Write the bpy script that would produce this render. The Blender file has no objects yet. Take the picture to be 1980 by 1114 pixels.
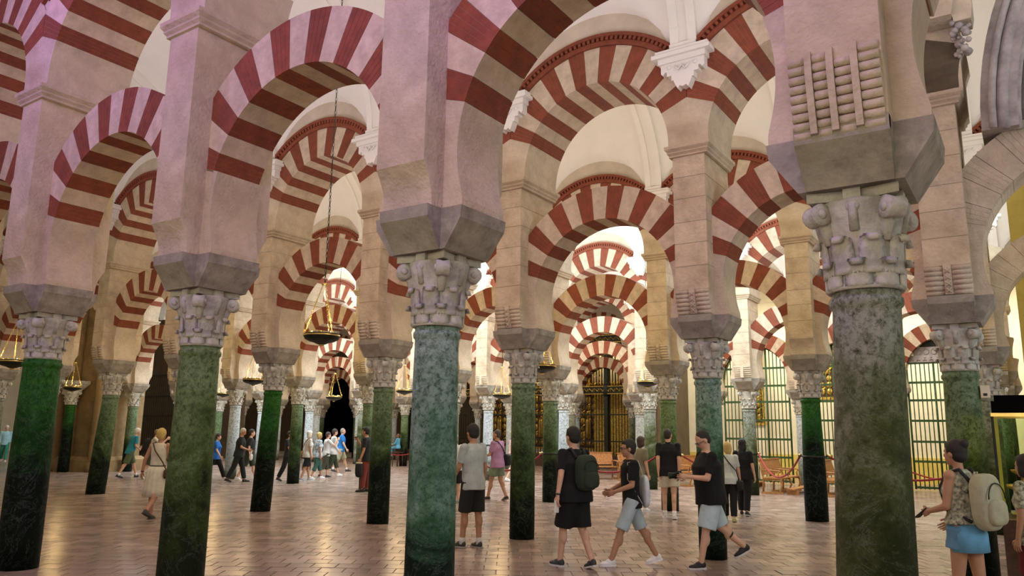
import bpy, math, random
from mathutils import Vector, Matrix, Euler
S = bpy.context.scene
COL = S.collection
PI = math.pi
L = 3.1          # distance between columns along an arcade (X)
W = 6.0          # distance between arcades (Y)

# ---------------------------------------------------------------- camera
cam = bpy.data.cameras.new('camera'); camo = bpy.data.objects.new('camera', cam); COL.objects.link(camo)
cam.sensor_width = 36.0; cam.lens = 1488.4/1980*36.0; cam.clip_end = 300
camo.matrix_world = Matrix.Translation((10.007, -4.604, 1.624)) @ Matrix.Rotation(0.5942, 4, 'Z') @ Matrix.Rotation(PI/2+0.1866, 4, 'X') @ Matrix.Rotation(0.0148, 4, 'Z')
S.camera = camo
S.view_settings.view_transform = 'Standard'; S.view_settings.look = 'None'
S.view_settings.exposure = 0.0; S.view_settings.gamma = 1.0; S.view_settings.use_curve_mapping = False
# ---------------------------------------------------------------- world and lights
wd = bpy.data.worlds.new('hall_ambient'); S.world = wd; wd.use_nodes = True
wd.node_tree.nodes['Background'].inputs[0].default_value = (1.0, .80, .55, 1)
wd.node_tree.nodes['Background'].inputs[1].default_value = .30
def area(name, loc, target, sx, sy, power, color, spread=PI):
    l = bpy.data.lights.new(name, 'AREA'); l.shape = 'RECTANGLE'; l.size = sx; l.size_y = sy
    l.energy = power; l.color = color; l.spread = spread
    o = bpy.data.objects.new(name, l); COL.objects.link(o); o.location = loc
    d = Vector(target)-Vector(loc); o.rotation_euler = d.to_track_quat('-Z', 'Y').to_euler()
    return o
def point(name, loc, power, color, r=.25):
    l = bpy.data.lights.new(name, 'POINT'); l.energy = power; l.color = color; l.shadow_soft_size = r
    o = bpy.data.objects.new(name, l); COL.objects.link(o); o.location = loc; return o
WARM = (1.0, .80, .52); DAY = (.80, .90, 1.0); VIOLET = (.50, .26, 1.0)
def aisle(name, x0, x1, yc, z, power, col, up=False):
    area(name, ((x0+x1)/2, yc, z), ((x0+x1)/2, yc, 20 if up else 0), abs(x1-x0), 1.6, power, col)
area('violet_fill_light', (8.3, -3.0, 7.0), (7.6, 1.0, 4.8), 3, 1.2, 120, VIOLET)  # added violet fill for the near upper piers, no window stands here
area('violet_fill_light', (1.5, -3.6, 7.4), (2.0, 1.0, 6.4), 5, 1.0, 145, VIOLET)  # second added violet fill, for the upper left, also without a window
area('front_aisle_light', (8, -9, 4.0), (4, 6, 3.6), 8, 3, 300, (1, .86, .66))
area('right_window_light', (18.5, 0.5, 5.0), (3.0, 3.5, 4.2), 5, 4, 400, (.78, .86, 1))
area('right_window_light', (18.5, 9.0, 5.5), (3.0, 9.5, 4.2), 4, 4, 220, (.86, .92, 1))
aisle('second_aisle_light', -8, 9, 3.0, 6.9, 190, (1, .78, .46))
aisle('third_aisle_light', -16, 9, 9.0, 6.9, 420, (1, .78, .42))
aisle('fourth_aisle_daylight', -22, 8, 15.0, 6.9, 2300, DAY)
aisle('fifth_aisle_light', -24, 8, 21.0, 6.9, 1400, (1, .90, .78))
aisle('sixth_aisle_light', -26, -5, 27.0, 6.9, 400, (1, .82, .6))
aisle('second_vault_light', -8, 11, 3.0, 5.6, 240, (.95, .86, 1), True)
aisle('third_vault_light', -18, 11, 9.0, 5.6, 330, (1, .90, .82), True)
aisle('fourth_vault_daylight', -25, 11, 15.0, 5.6, 1900, DAY, True)
aisle('fifth_vault_light', -26, 11, 21.0, 5.6, 800, (.95, .97, 1), True)


# ---------------------------------------------------------------- materials
def mat(name, base, rough=.8, var=.12, scale=6.0, bump=.3, bscale=40.0, base2=None, metal=0.0, spec=None, emit=None, estr=0.0, rand=0.0, stain=None, stain_scale=1.2, stain_amt=.5, coat=0.0):
    m = bpy.data.materials.new(name); m.use_nodes = True; nt = m.node_tree; N = nt.nodes; K = nt.links
    b = N['Principled BSDF']; b.inputs['Roughness'].default_value = rough; b.inputs['Metallic'].default_value = metal
    if spec is not None: b.inputs['Specular IOR Level'].default_value = spec
    if coat: b.inputs['Coat Weight'].default_value = coat; b.inputs['Coat Roughness'].default_value = .15
    tc = N.new('ShaderNodeTexCoord'); no = N.new('ShaderNodeTexNoise'); no.inputs['Scale'].default_value = scale; no.inputs['Detail'].default_value = 6; no.inputs['Roughness'].default_value = .65
    K.new(tc.outputs['Object'], no.inputs['Vector'])
    mx = N.new('ShaderNodeMix'); mx.data_type = 'RGBA'
    c2 = base2 or tuple(c*(1-var*2.2) for c in base)
    c1 = base if base2 else tuple(min(1, c*(1+var)) for c in base)
    mx.inputs[6].default_value = (*c2, 1); mx.inputs[7].default_value = (*c1, 1)
    rm = N.new('ShaderNodeMapRange'); rm.inputs[1].default_value = .34; rm.inputs[2].default_value = .66
    K.new(no.outputs['Fac'], rm.inputs[0]); K.new(rm.outputs[0], mx.inputs[0])
    out = mx.outputs[2]
    if stain:
        n2 = N.new('ShaderNodeTexNoise'); n2.inputs['Scale'].default_value = stain_scale; n2.inputs['Detail'].default_value = 5
        K.new(tc.outputs['Object'], n2.inputs['Vector'])
        r2 = N.new('ShaderNodeMapRange'); r2.inputs[1].default_value = .5; r2.inputs[2].default_value = .72; r2.inputs[4].default_value = stain_amt
        K.new(n2.outputs['Fac'], r2.inputs[0])
        m2 = N.new('ShaderNodeMix'); m2.data_type = 'RGBA'; m2.inputs[7].default_value = (*stain, 1)
        K.new(r2.outputs[0], m2.inputs[0]); K.new(out, m2.inputs[6]); out = m2.outputs[2]
    if rand:
        oi = N.new('ShaderNodeObjectInfo'); hs = N.new('ShaderNodeHueSaturation')
        r3 = N.new('ShaderNodeMapRange'); r3.inputs[3].default_value = 1-rand; r3.inputs[4].default_value = 1+rand
        K.new(oi.outputs['Random'], r3.inputs[0]); K.new(r3.outputs[0], hs.inputs['Value']); K.new(out, hs.inputs['Color']); out = hs.outputs[0]
    K.new(out, b.inputs['Base Color'])
    if bump:
        n4 = N.new('ShaderNodeTexNoise'); n4.inputs['Scale'].default_value = bscale; n4.inputs['Detail'].default_value = 5
        K.new(tc.outputs['Object'], n4.inputs['Vector'])
        bp = N.new('ShaderNodeBump'); bp.inputs['Strength'].default_value = bump; bp.inputs['Distance'].default_value = .012
        K.new(n4.outputs['Fac'], bp.inputs['Height']); K.new(bp.outputs[0], b.inputs['Normal'])
    if emit: b.inputs['Emission Color'].default_value = (*emit, 1); b.inputs['Emission Strength'].default_value = estr
    return m
def marble(name, top, mid, dark, dark_height=1.6, veins=(.6, .7, .65), amt=1.0):
    """polished shaft: veined stone, turning darker towards the foot along a ragged noise edge"""
    m = bpy.data.materials.new(name); m.use_nodes = True; nt = m.node_tree; N = nt.nodes; K = nt.links
    b = N['Principled BSDF']; b.inputs['Roughness'].default_value = .42; b.inputs['Specular IOR Level'].default_value = .09
    tc = N.new('ShaderNodeTexCoord')
    oi = N.new('ShaderNodeObjectInfo'); ad = N.new('ShaderNodeVectorMath'); ad.operation = 'ADD'
    mlt = N.new('ShaderNodeVectorMath'); mlt.operation = 'SCALE'; mlt.inputs['Scale'].default_value = 0.02
    K.new(oi.outputs['Location'], mlt.inputs[0]); 
    n0 = N.new('ShaderNodeVectorMath'); n0.operation = 'ADD'; K.new(tc.outputs['Object'], n0.inputs[0])
    sc = N.new('ShaderNodeVectorMath'); sc.operation = 'SCALE'; sc.inputs['Scale'].default_value = 7.3; K.new(oi.outputs['Location'], sc.inputs[0]); K.new(sc.outputs[0], n0.inputs[1])
    def noise(scale, detail, rough=.6, dist=0):
        n = N.new('ShaderNodeTexNoise'); n.inputs['Scale'].default_value = scale; n.inputs['Detail'].default_value = detail; n.inputs['Roughness'].default_value = rough; n.inputs['Distortion'].default_value = dist
        K.new(n0.outputs[0], n.inputs['Vector']); return n.outputs['Fac']
    def rng(s, a, c, d=0., e=1.):
        r = N.new('ShaderNodeMapRange'); r.inputs[1].default_value = a; r.inputs[2].default_value = c; r.inputs[3].default_value = d; r.inputs[4].default_value = e; K.new(s, r.inputs[0]); return r.outputs[0]
    def mix(f, a, c):
        x = N.new('ShaderNodeMix'); x.data_type = 'RGBA'; K.new(f, x.inputs[0])
        for i, v in ((6, a), (7, c)):
            if isinstance(v, tuple): x.inputs[i].default_value = (*v, 1)
            else: K.new(v, x.inputs[i])
        return x.outputs[2]
    def math_(op, a, c):
        x = N.new('ShaderNodeMath'); x.operation = op
        for i, v in enumerate((a, c)):
            if isinstance(v, (int, float)): x.inputs[i].default_value = v
            else: K.new(v, x.inputs[i])
        return x.outputs[0]
    sep = N.new('ShaderNodeSeparateXYZ'); K.new(tc.outputs['Object'], sep.inputs[0]); z = sep.outputs['Z']
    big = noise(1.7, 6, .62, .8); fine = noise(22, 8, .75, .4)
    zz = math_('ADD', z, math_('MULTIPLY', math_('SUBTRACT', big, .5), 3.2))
    stone = mix(rng(zz, dark_height-.2, dark_height+1.0), mid, top)
    stone = mix(rng(fine, .48, .66), stone, tuple(c*.30 for c in mid))
    blot = noise(16, 9, .8, .3)
    stone = mix(math_('MULTIPLY', rng(blot, .50, .60), .6), stone, tuple(c*.42 for c in mid))
    stone = mix(math_('MULTIPLY', rng(blot, .46, .36), .25), stone, tuple(min(1, c*1.25+.01) for c in top))
    f = math_('MULTIPLY', rng(math_('ADD', zz, math_('MULTIPLY', math_('SUBTRACT', fine, .5), 1.4)), dark_height+.15, dark_height-.75), amt)  # shaft goes over to its dark colour towards the foot
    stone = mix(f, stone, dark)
    ve = noise(3.1, 9, .7, 1.6)
    v1 = rng(math_('ABSOLUTE', math_('SUBTRACT', ve, .5), 0), .012, 0.0)
    stone = mix(math_('MULTIPLY', v1, .08), stone, veins)
    sp = noise(60, 3, .5); stone = mix(math_('MULTIPLY', rng(sp, .66, .74), .35), stone, tuple(min(1, c*1.7) for c in mid))
    K.new(stone, b.inputs['Base Color'])
    bp = N.new('ShaderNodeBump'); bp.inputs['Strength'].default_value = .35; bp.inputs['Distance'].default_value = .01; K.new(fine, bp.inputs['Height']); K.new(bp.outputs[0], b.inputs['Normal'])
    K.new(rng(fine, .3, .7, .38, .65), b.inputs['Roughness'])
    return m
M = {}
M['plaster'] = mat('lime_plastered_stone', (.57, .48, .35), .9, .10, 3.5, 1.0, 26, stain=(.34, .22, .11), stain_scale=.9, stain_amt=.5, rand=.05)
M['tan'] = mat('tan_voussoir_stone', (.57, .46, .33), .9, .10, 7, .55, 34, rand=.08)
M['red'] = mat('oxblood_painted_brick', (.23, .056, .023), .85, .12, 9, .5, 40, rand=.10)
M['mortar'] = mat('pale_mortar', (.42, .20, .15), .95, .1, 20, .3)
M['cyma'] = mat('grey_impost_stone', (.36, .33, .27), .85, .18, 6, .7, 26, stain=(.16, .14, .09), stain_scale=3, stain_amt=.6)
M['cap'] = mat('carved_marble_capital', (.50, .49, .42), .7, .18, 8, .6, 45, stain=(.30, .22, .10), stain_scale=4, stain_amt=.6, rand=.05)
M['wall'] = mat('plain_wall_plaster', (.58, .50, .38), .95, .07, 2, .3, 20)
M['white'] = mat('white_vault_plaster', (.80, .76, .68), .9, .02, 1.5, .08, 20)
M['floor'] = mat('mortar_bed', (.44, .37, .31), .7, .15, 5, .3)
M['paver'] = mat('worn_clay_paver', (.285, .212, .172), .24, .10, 2, .12, 9, base2=None, rand=.14, spec=.5)
M['dark_iron'] = mat('dark_iron', (.025, .03, .022), .5, .2, 10, .1, metal=.6)
M['green_iron'] = mat('green_painted_iron', (.035, .09, .025), .5, .2, 10, .1, metal=.2)
M['brass'] = mat('polished_brass', (.85, .62, .20), .28, .1, 10, .05, metal=1.0)
M['gold'] = mat('gilded_carving', (.80, .50, .10), .4, .35, 18, .8, 30, metal=.7)
M['black'] = mat('black_and_painted_dark', (.004, .004, .004), .95, 0, 5, 0)  # plain black; on the far opening it paints in the unlit depth
M['oak'] = mat('golden_oak', (.42, .19, .055), .45, .2, 14, .2)
M['darkwood'] = mat('dark_walnut', (.07, .03, .015), .5, .2, 14, .2)
M['redrope'] = mat('crimson_rope', (.28, .012, .015), .7, .1, 30, .2)
M['rib'] = mat('grey_gothic_stone', (.42, .38, .36), .85, .15, 5, .5, 26)

def marbles():
    T = {
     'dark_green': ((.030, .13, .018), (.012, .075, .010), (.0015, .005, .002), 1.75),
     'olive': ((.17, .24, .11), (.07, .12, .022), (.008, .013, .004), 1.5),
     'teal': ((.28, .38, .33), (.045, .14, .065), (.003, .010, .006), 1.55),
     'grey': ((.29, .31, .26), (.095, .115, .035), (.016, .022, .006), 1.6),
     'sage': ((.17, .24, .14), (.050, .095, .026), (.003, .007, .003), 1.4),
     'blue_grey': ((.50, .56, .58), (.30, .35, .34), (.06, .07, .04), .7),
    }
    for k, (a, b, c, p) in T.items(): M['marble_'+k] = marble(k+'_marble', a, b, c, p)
marbles()
def paver_many():
    m = M['paver'].copy(); m.name = 'worn_clay_paving'; nt = m.node_tree; b = nt.nodes['Principled BSDF']
    src = b.inputs['Base Color'].links[0].from_socket
    g = nt.nodes.new('ShaderNodeNewGeometry'); r = nt.nodes.new('ShaderNodeMapRange'); r.inputs[3].default_value = .72; r.inputs[4].default_value = 1.25
    h = nt.nodes.new('ShaderNodeHueSaturation'); nt.links.new(g.outputs['Random Per Island'], r.inputs[0]); nt.links.new(r.outputs[0], h.inputs['Value']); nt.links.new(src, h.inputs['Color']); nt.links.new(h.outputs[0], b.inputs['Base Color'])
    return m
M['paver_many'] = paver_many()
M['ashlar'] = mat('warm_ashlar', (.57, .47, .33), .9, .12, 4, .9, 24, stain=(.40, .28, .15), stain_scale=1.3, stain_amt=.4, rand=.06); M['mortar_grey'] = mat('grey_mortar', (.34, .28, .20), .95, .1, 9, .3)

# ---------------------------------------------------------------- mesh helpers
class MB:
    def __init__(s): s.v = []; s.f = []; s.m = []; s.sm = []
    def add(s, vs, fs, mi=0, smooth=False):
        o = len(s.v); s.v += [tuple(v) for v in vs]; s.f += [tuple(i+o for i in f) for f in fs]; s.m += [mi]*len(fs); s.sm += [smooth]*len(fs)
    def box(s, x0, x1, y0, y1, z0, z1, mi=0):
        vs = [(x0,y0,z0),(x1,y0,z0),(x1,y1,z0),(x0,y1,z0),(x0,y0,z1),(x1,y0,z1),(x1,y1,z1),(x0,y1,z1)]
        s.add(vs, [(0,3,2,1),(4,5,6,7),(0,1,5,4),(1,2,6,5),(2,3,7,6),(3,0,4,7)], mi)
    def frustum(s, x0, y0, z0, x1, y1, z1, cx=0, cy=0, mi=0):   # centred, half sizes bottom and top
        vs = [(cx-x0,cy-y0,z0),(cx+x0,cy-y0,z0),(cx+x0,cy+y0,z0),(cx-x0,cy+y0,z0),(cx-x1,cy-y1,z1),(cx+x1,cy-y1,z1),(cx+x1,cy+y1,z1),(cx-x1,cy+y1,z1)]
        s.add(vs, [(0,3,2,1),(4,5,6,7),(0,1,5,4),(1,2,6,5),(2,3,7,6),(3,0,4,7)], mi)
    def prism(s, poly, a, b, axis='y', mi=0, smooth=False):     # poly: list of 2D points, extruded from a to b
        n = len(poly)
        def P(p, t):
            if axis == 'y': return (p[0], t, p[1])
            if axis == 'x': return (t, p[0], p[1])
            return (p[0], p[1], t)
        ar = sum(poly[i][0]*poly[(i+1)%n][1]-poly[(i+1)%n][0]*poly[i][1] for i in range(n))
        if (ar < 0) != (axis == 'y'): poly = poly[::-1]
        # now: for axis y, polygon clockwise in (x,z) seen from -y ... orient outward
        vs = [P(p, a) for p in poly]+[P(p, b) for p in poly]
        fs = [tuple(range(n))[::-1], tuple(range(n, 2*n))]
        o = len(s.v); s.v += vs; 
        s.f += [tuple(i+o for i in f) for f in fs]; s.m += [mi, mi]; s.sm += [False, False]
        for i in range(n):
            j = (i+1) % n; s.f.append((o+i, o+j, o+n+j, o+n+i)); s.m.append(mi); s.sm.append(smooth)
    def lathe(s, prof, seg=24, c=(0,0), mi=0, smooth=True, cap=True, a0=0., a1=2*PI):
        full = abs(a1-a0-2*PI) < 1e-6; n = seg if full else seg+1
        vs = []
        for r, z in prof:
            for k in range(n):
                a = a0+(a1-a0)*k/seg; vs.append((c[0]+r*math.cos(a), c[1]+r*math.sin(a), z))
        fs = []
        for i in range(len(prof)-1):
            for k in range(seg):
                k2 = (k+1) % n; fs.append((i*n+k, i*n+k2, (i+1)*n+k2, (i+1)*n+k))
        s.add(vs, fs, mi, smooth)
        if cap and full:
            o = len(s.v)-len(vs)
            if prof[0][0] > 1e-4: s.f.append(tuple(o+k for k in range(n))[::-1]); s.m.append(mi); s.sm.append(False)
            if prof[-1][0] > 1e-4: s.f.append(tuple(o+(len(prof)-1)*n+k for k in range(n))); s.m.append(mi); s.sm.append(False)
    def tube(s, pts, r, seg=8, mi=0, smooth=True, closed=False):
        pts = [Vector(p) for p in pts]; n = len(pts); rr = r if isinstance(r, (list, tuple)) else [r]*n
        up = None; vs = []
        for i in range(n):
            if closed: t = pts[(i+1) % n]-pts[i-1]
            else: t = pts[min(i+1, n-1)]-pts[max(i-1, 0)]
            if t.length < 1e-9: t = Vector((0,0,1))
            t.normalize()
            if up is None: up = Vector((0,0,1)) if abs(t.z) < .9 else Vector((1,0,0))
            a = t.cross(up); 
            if a.length < 1e-6: a = t.orthogonal()
            a.normalize(); b = a.cross(t).normalized(); up = b
            for k in range(seg):
                th = 2*PI*k/seg; vs.append(pts[i]+(a*math.cos(th)+b*math.sin(th))*rr[i])
        fs = []
        for i in range(n if closed else n-1):
            i2 = (i+1) % n
            for k in range(seg): k2 = (k+1) % seg; fs.append((i*seg+k2, i*seg+k, i2*seg+k, i2*seg+k2))
        if not closed: fs.append(tuple(range(seg))); fs.append(tuple((n-1)*seg+k for k in range(seg))[::-1])
        s.add(vs, fs, mi, smooth)
    def ell(s, c, r, seg=14, rings=9, mi=0, rot=None, fn=None):
        vs = [(0,0,-1)]; 
        for i in range(1, rings):
            p = -PI/2+PI*i/rings
            for k in range(seg): a = 2*PI*k/seg; vs.append((math.cos(p)*math.cos(a), math.cos(p)*math.sin(a), math.sin(p)))
        vs.append((0,0,1)); R = rot or Matrix.Identity(3)
        vs = [Vector(c)+R @ Vector((v[0]*r[0], v[1]*r[1], v[2]*r[2])) for v in vs]
        fs = [(0, 1+(k+1) % seg, 1+k) for k in range(seg)]
        for i in range(rings-2):
            for k in range(seg):
                a = 1+i*seg+k; b = 1+i*seg+(k+1) % seg; fs.append((a, b, b+seg, a+seg))
        e = len(vs)-1; o = 1+(rings-2)*seg
        fs += [(o+k, o+(k+1) % seg, e) for k in range(seg)]
        s.add(vs, fs, mi, True)
    def mesh(s, name, mats):
        me = bpy.data.meshes.new(name); me.from_pydata(s.v, [], s.f)
        for m in (mats if isinstance(mats, (list, tuple)) else [mats]): me.materials.append(m)
        me.polygons.foreach_set('material_index', s.m); me.polygons.foreach_set('use_smooth', s.sm); me.update()
        return me
def obj(name, me, parent=None, loc=(0,0,0), rot=None):
    o = bpy.data.objects.new(name, me); COL.objects.link(o); o.location = loc
    if rot: o.rotation_euler = rot
    if parent: o.parent = parent
    return o
def build(mb, name, mats, parent=None, loc=(0,0,0), rot=None): return obj(name, mb.mesh(name, mats), parent, loc, rot)
def tag(o, label, cat, group=None, kind=None):
    o['label'] = label; o['category'] = cat
    if group: o['group'] = group
    if kind: o['kind'] = kind
    return o
def thing(name, label, cat, loc=(0,0,0), rz=0, group=None):
    o = bpy.data.objects.new(name, None); COL.objects.link(o); o.location = loc; o.rotation_euler = (0,0,rz); o.empty_display_size = .1
    return tag(o, label, cat, group)
def struct(o): o['kind'] = 'structure'; return o
def clip(poly, a, b, c):   # keep a*x+b*z >= c
    out = []; n = len(poly)
    for i in range(n):
        p, q = poly[i], poly[(i+1) % n]; dp = a*p[0]+b*p[1]-c; dq = a*q[0]+b*q[1]-c
        if dp >= 0: out.append(p)
        if (dp >= 0) != (dq >= 0): t = dp/(dp-dq); out.append((p[0]+(q[0]-p[0])*t, p[1]+(q[1]-p[1])*t))
    return out
ORD = ['first','second','third','fourth','fifth','sixth','seventh','eighth','ninth','tenth','eleventh','twelfth','thirteenth','fourteenth']
random.seed(7)

# ---------------------------------------------------------------- arcades
ZC, ZT = 2.97, 3.28                    # top of capital, top of impost block
C1, R1, E1, HD1 = 3.73, 1.19, 1.71, .27   # lower horseshoe arch: centre height, inner, outer radius, half depth
C2, R2, E2, HD2 = 5.83, 1.25, 1.84, .50   # upper round arch
A1, A2 = math.radians(18), math.radians(22.7)
NV = 15
def voussoir_meshes(tagname, zc, ri, re, hd, a0):
    out = []
    for k in range(NV):
        b0 = a0+(PI-2*a0)*k/NV; b1 = a0+(PI-2*a0)*(k+1)/NV
        mb = MB(); red = k % 2 == 0
        def wedge(u0, u1, dr, dd, mi, cuts=1):
            pts = [((ri+dr)*math.cos(u0+(u1-u0)*i/cuts), zc+(ri+dr)*math.sin(u0+(u1-u0)*i/cuts)) for i in range(cuts+1)]
            pts += [(re*math.cos(u1-(u1-u0)*i/cuts), zc+re*math.sin(u1-(u1-u0)*i/cuts)) for i in range(cuts+1)]
            pts = clip(clip(pts, -1, 0, -(L/2-.004)), 1, 0, -(L/2-.004))
            if len(pts) > 2: mb.prism(pts, -hd+dd, hd-dd, 'y', mi)
        g = .0016
        if red:
            wedge(b0+g, b1-g, .003, .003, 1, 2)
            for j in range(4):
                s = (b1-b0-2*g)/4; wedge(b0+g+s*j+.0012, b0+g+s*(j+1)-.0012, 0, 0, 0, 1)
            out.append(mb.mesh('red_voussoir', [M['red'], M['mortar']]))
        else:
            wedge(b0+g, b1-g, 0, 0, 0, 4); out.append(mb.mesh('tan_voussoir', [M['tan']]))
    return out
VL = voussoir_meshes('l', C1, R1, E1, HD1, A1); VU = voussoir_meshes('u', C2, R2, E2, HD2, A2)
# plain (unpainted) rings share one stone colour
def plain(meshes):
    r = []
    for me in meshes:
        n = me.copy(); n.materials.clear(); n.materials.append(M['plaster']); n.materials.append(M['plaster']); r.append(n)
    return r
VLP, VUP = plain(VL), plain(VU)
# joints behind voussoirs
def core_mesh(zc, ri, re, hd, a0):
    mb = MB(); n = 24
    for k in range(n):
        u0 = a0+(PI-2*a0)*k/n; u1 = a0+(PI-2*a0)*(k+1)/n
        pts = [((ri+.012)*math.cos(u0), zc+(ri+.012)*math.sin(u0)), ((ri+.012)*math.cos(u1), zc+(ri+.012)*math.sin(u1)), ((re-.012)*math.cos(u1), zc+(re-.012)*math.sin(u1)), ((re-.012)*math.cos(u0), zc+(re-.012)*math.sin(u0))]
        pts = clip(clip(pts, -1, 0, -(L/2-.01)), 1, 0, -(L/2-.01))
        if len(pts) > 2: mb.prism(pts, -hd+.014, hd-.014, 'y')
    return mb.mesh('joint_mortar', [M['mortar']])
CL, CU = core_mesh(C1, R1, E1, HD1, A1), core_mesh(C2, R2, E2, HD2, A2)
# impost block: two crossing flared slabs
mb = MB()
mb.frustum(.27, .275, ZC, .42, .285, 3.19); mb.frustum(.42, .285, 3.19, .43, .29, ZT)
mb.frustum(.225, .28, ZC, .238, .44, 3.19); mb.frustum(.238, .44, 3.19, .238, .45, ZT)
IMPOST = mb.mesh('impost_block', [M['cyma']])
# lower arch springers + pier core (profile in x,z extruded over the arch depth)
def springer():
    half = []
    z = ZT; n = 14
    a_s = math.asin((C1-ZT)/R1)
    for i in range(n+1):
        a = -a_s+(A1+a_s)*i/n
        half.append((L/2-R1*math.cos(a), C1+R1*math.sin(a)))
    half.append((.12, C1+(L/2-.12)*math.tan(A1)))
    half = [(.42, ZT)]+[(min(.42, x), z) for x, z in half[1:]]
    poly = half+[(-x, z) for x, z in half[::-1]]
    mb = MB(); mb.prism(poly, -HD1, HD1, 'y', 0); return mb.mesh('springer', [M['plaster']])
SPR = springer()
# pier body with its projecting front and back
PW = .237
mb = MB()
prof = [(.505, 5.60), (.505, 3.62)]
for i in range(9):
    t = i/8; prof.append((.505-.10*math.sin(t*PI/2*1.0)**1.0, 3.60-.27*t))
prof.append((.40, ZT)); prof = [(-y, z) for y, z in prof]+[(y, z) for y, z in prof[::-1]]
mb.prism(prof, -PW, PW, 'x', 0); BODY = mb.mesh('pier_shaft', [M['plaster']])
# ashlar piers: the lower bracket, then coursed blocks with open joints
mb = MB(); pl_ = [p for p in prof if p[1] <= 3.63]; q_ = [(y, z) for y, z in prof if z < 3.625]
mb.prism([(-.505, 3.62)]+[p for p in prof if p[0] < 0 and p[1] < 3.615]+[p for p in prof if p[0] > 0 and p[1] < 3.615]+[(.505, 3.62)], -PW, PW, 'x', 0); mb.box(-PW+.006, PW-.006, -.499, .499, 3.6, 5.6, 1)
BRACKET = mb.mesh('pier_shaft', [M['plaster'], M['mortar_grey']])
HS = [.34, .33, .31, .35, .32, .33]; BLOCKS = []; z = 3.62
for h_ in HS:
    mb = MB(); mb.box(-PW, PW, -.505, .505, z+.003, z+h_-.003); BLOCKS.append(mb.mesh('ashlar_block', [M['ashlar']])); z += h_
# roll corbel (modillion): stacked rolls and a carved middle band
def corbel_meshes(n=6, bands=1):
    rolls = []
    for i in range(n):
        t = (i+.5)/n; z = 3.62-.33*t; y = -.515+.075*t*t*1.2
        mb = MB(); r = .033
        w = PW+.004
        xs = [-w, -w*.16-.0, w*.16, w] if bands == 1 else None
        for (xa, xb) in ((-w, -.045), (.045, w)):
            pts = [(y+.03+ -r*math.cos(a)*1.15-.0, z+r*math.sin(a)) for a in [(-PI/2)+PI*j/8 for j in range(9)]]
            pts.append((y+.10, z+r)); pts.append((y+.10, z-r))
            mb.prism(pts, xa, xb, 'x', 0, True)
        rolls.append(mb.mesh('roll', [M['plaster']]))
    mb = MB()
    pts = [(-.53, 3.64), (-.53, 3.58), (-.515, 3.50), (-.485, 3.40), (-.455, 3.31), (-.455, 3.29), (-.40, 3.29), (-.40, 3.64)]
    mb.prism(pts, -.042, .042, 'x', 0)
    for j in range(4):      # pierced interlace knots on the band
        z = 3.59-.075*j; y = -.535+.018*j
        for sx in (-1, 1): mb.tube([(sx*.03, y, z), (-sx*.03, y+.012, z-.06)], .008, 5)
    band = mb.mesh('interlace_band', [M['plaster']])
    return rolls, band
ROLLS, BAND = corbel_meshes()
mb = MB()
for i in range(6):
    t = (i+.5)/6; z = 3.62-.33*t; y = -.515+.09*t*t; r = .033; w = PW+.004
    mb.prism([(y+.03-r*math.cos(a)*1.15, z+r*math.sin(a)) for a in [(-PI/2)+PI*j/5 for j in range(6)]]+[(y+.1, z+r), (y+.1, z-r)], -w, w, 'x', 0, True)
mb.box(-.042, .042, -.535, -.42, 3.29, 3.63)
CORB = mb.mesh('roll_corbel', [M['plaster']])
mb = MB()      # damaged corbel of the near pier: four thick ribs between shorter rolls
for i in range(9):
    z = 3.66-.05*i; y = -.515+.07*(i/8)**1.6
    for xa, xb in ((-.232, -.145), (-.105, -.035), (.005, .085), (.125, .225)):
        if i == 0 and xa == .005: continue
        pts = [(y+.012-.020*math.cos(a), z-.024+.024*math.sin(a)) for a in [(-PI/2)+PI*j/6 for j in range(7)]]+[(y+.12, z), (y+.12, z-.048)]
        mb.prism(pts, xa, xb, 'x', 0, True)
for x0 in (-.143, -.033, .087):
    mb.prism([(-.53, 3.675), (-.528, 3.55), (-.50, 3.38), (-.468, 3.23), (-.40, 3.23), (-.40, 3.675)], x0, x0+.036, 'x', 0)
mb.box(-.238, .238, -.43, -.38, 3.21, 3.67)
CORBN = mb.mesh('roll_corbel', [M['plaster']])
# moulding at the head of the pier
mb = MB()
mp = [(0, 5.575), (.022, 5.585), (.022, 5.61), (.045, 5.64), (.045, 5.66), (.075, 5.70), (.075, 5.745), (0, 5.75)]
# swept round a rectangle: lower body (PW,.505) below, upper block (.30,.50) above
rings = []
for d, z in mp: rings.append([(-.262-d, -.505-d, z), (.262+d, -.505-d, z), (.262+d, .505+d, z), (-.262-d, .505+d, z)])
vs = [p for r in rings for p in r]; fs = []
for i in range(len(rings)-1):
    for k in range(4): fs.append((i*4+k, i*4+(k+1) % 4, (i+1)*4+(k+1) % 4, (i+1)*4+k))
fs += [(3, 2, 1, 0), tuple(len(vs)-4+k for k in range(4))]
mb.add(vs, fs); MOULD = mb.mesh('moulding', [M['plaster']])
# upper springer
h = []
a_s = math.asin((C2-5.75)/R2)
for i in range(11):
    a = -a_s+(A2+a_s)*i/10; h.append((L/2-R2*math.cos(a), C2+R2*math.sin(a)))
poly = h+[(0, C2+L/2*math.tan(A2))]+[(-x, z) for x, z in h[::-1]]
mb = MB(); mb.prism(poly, -HD2, HD2, 'y'); USPR = mb.mesh('upper_springer', [M['plaster']])
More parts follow.
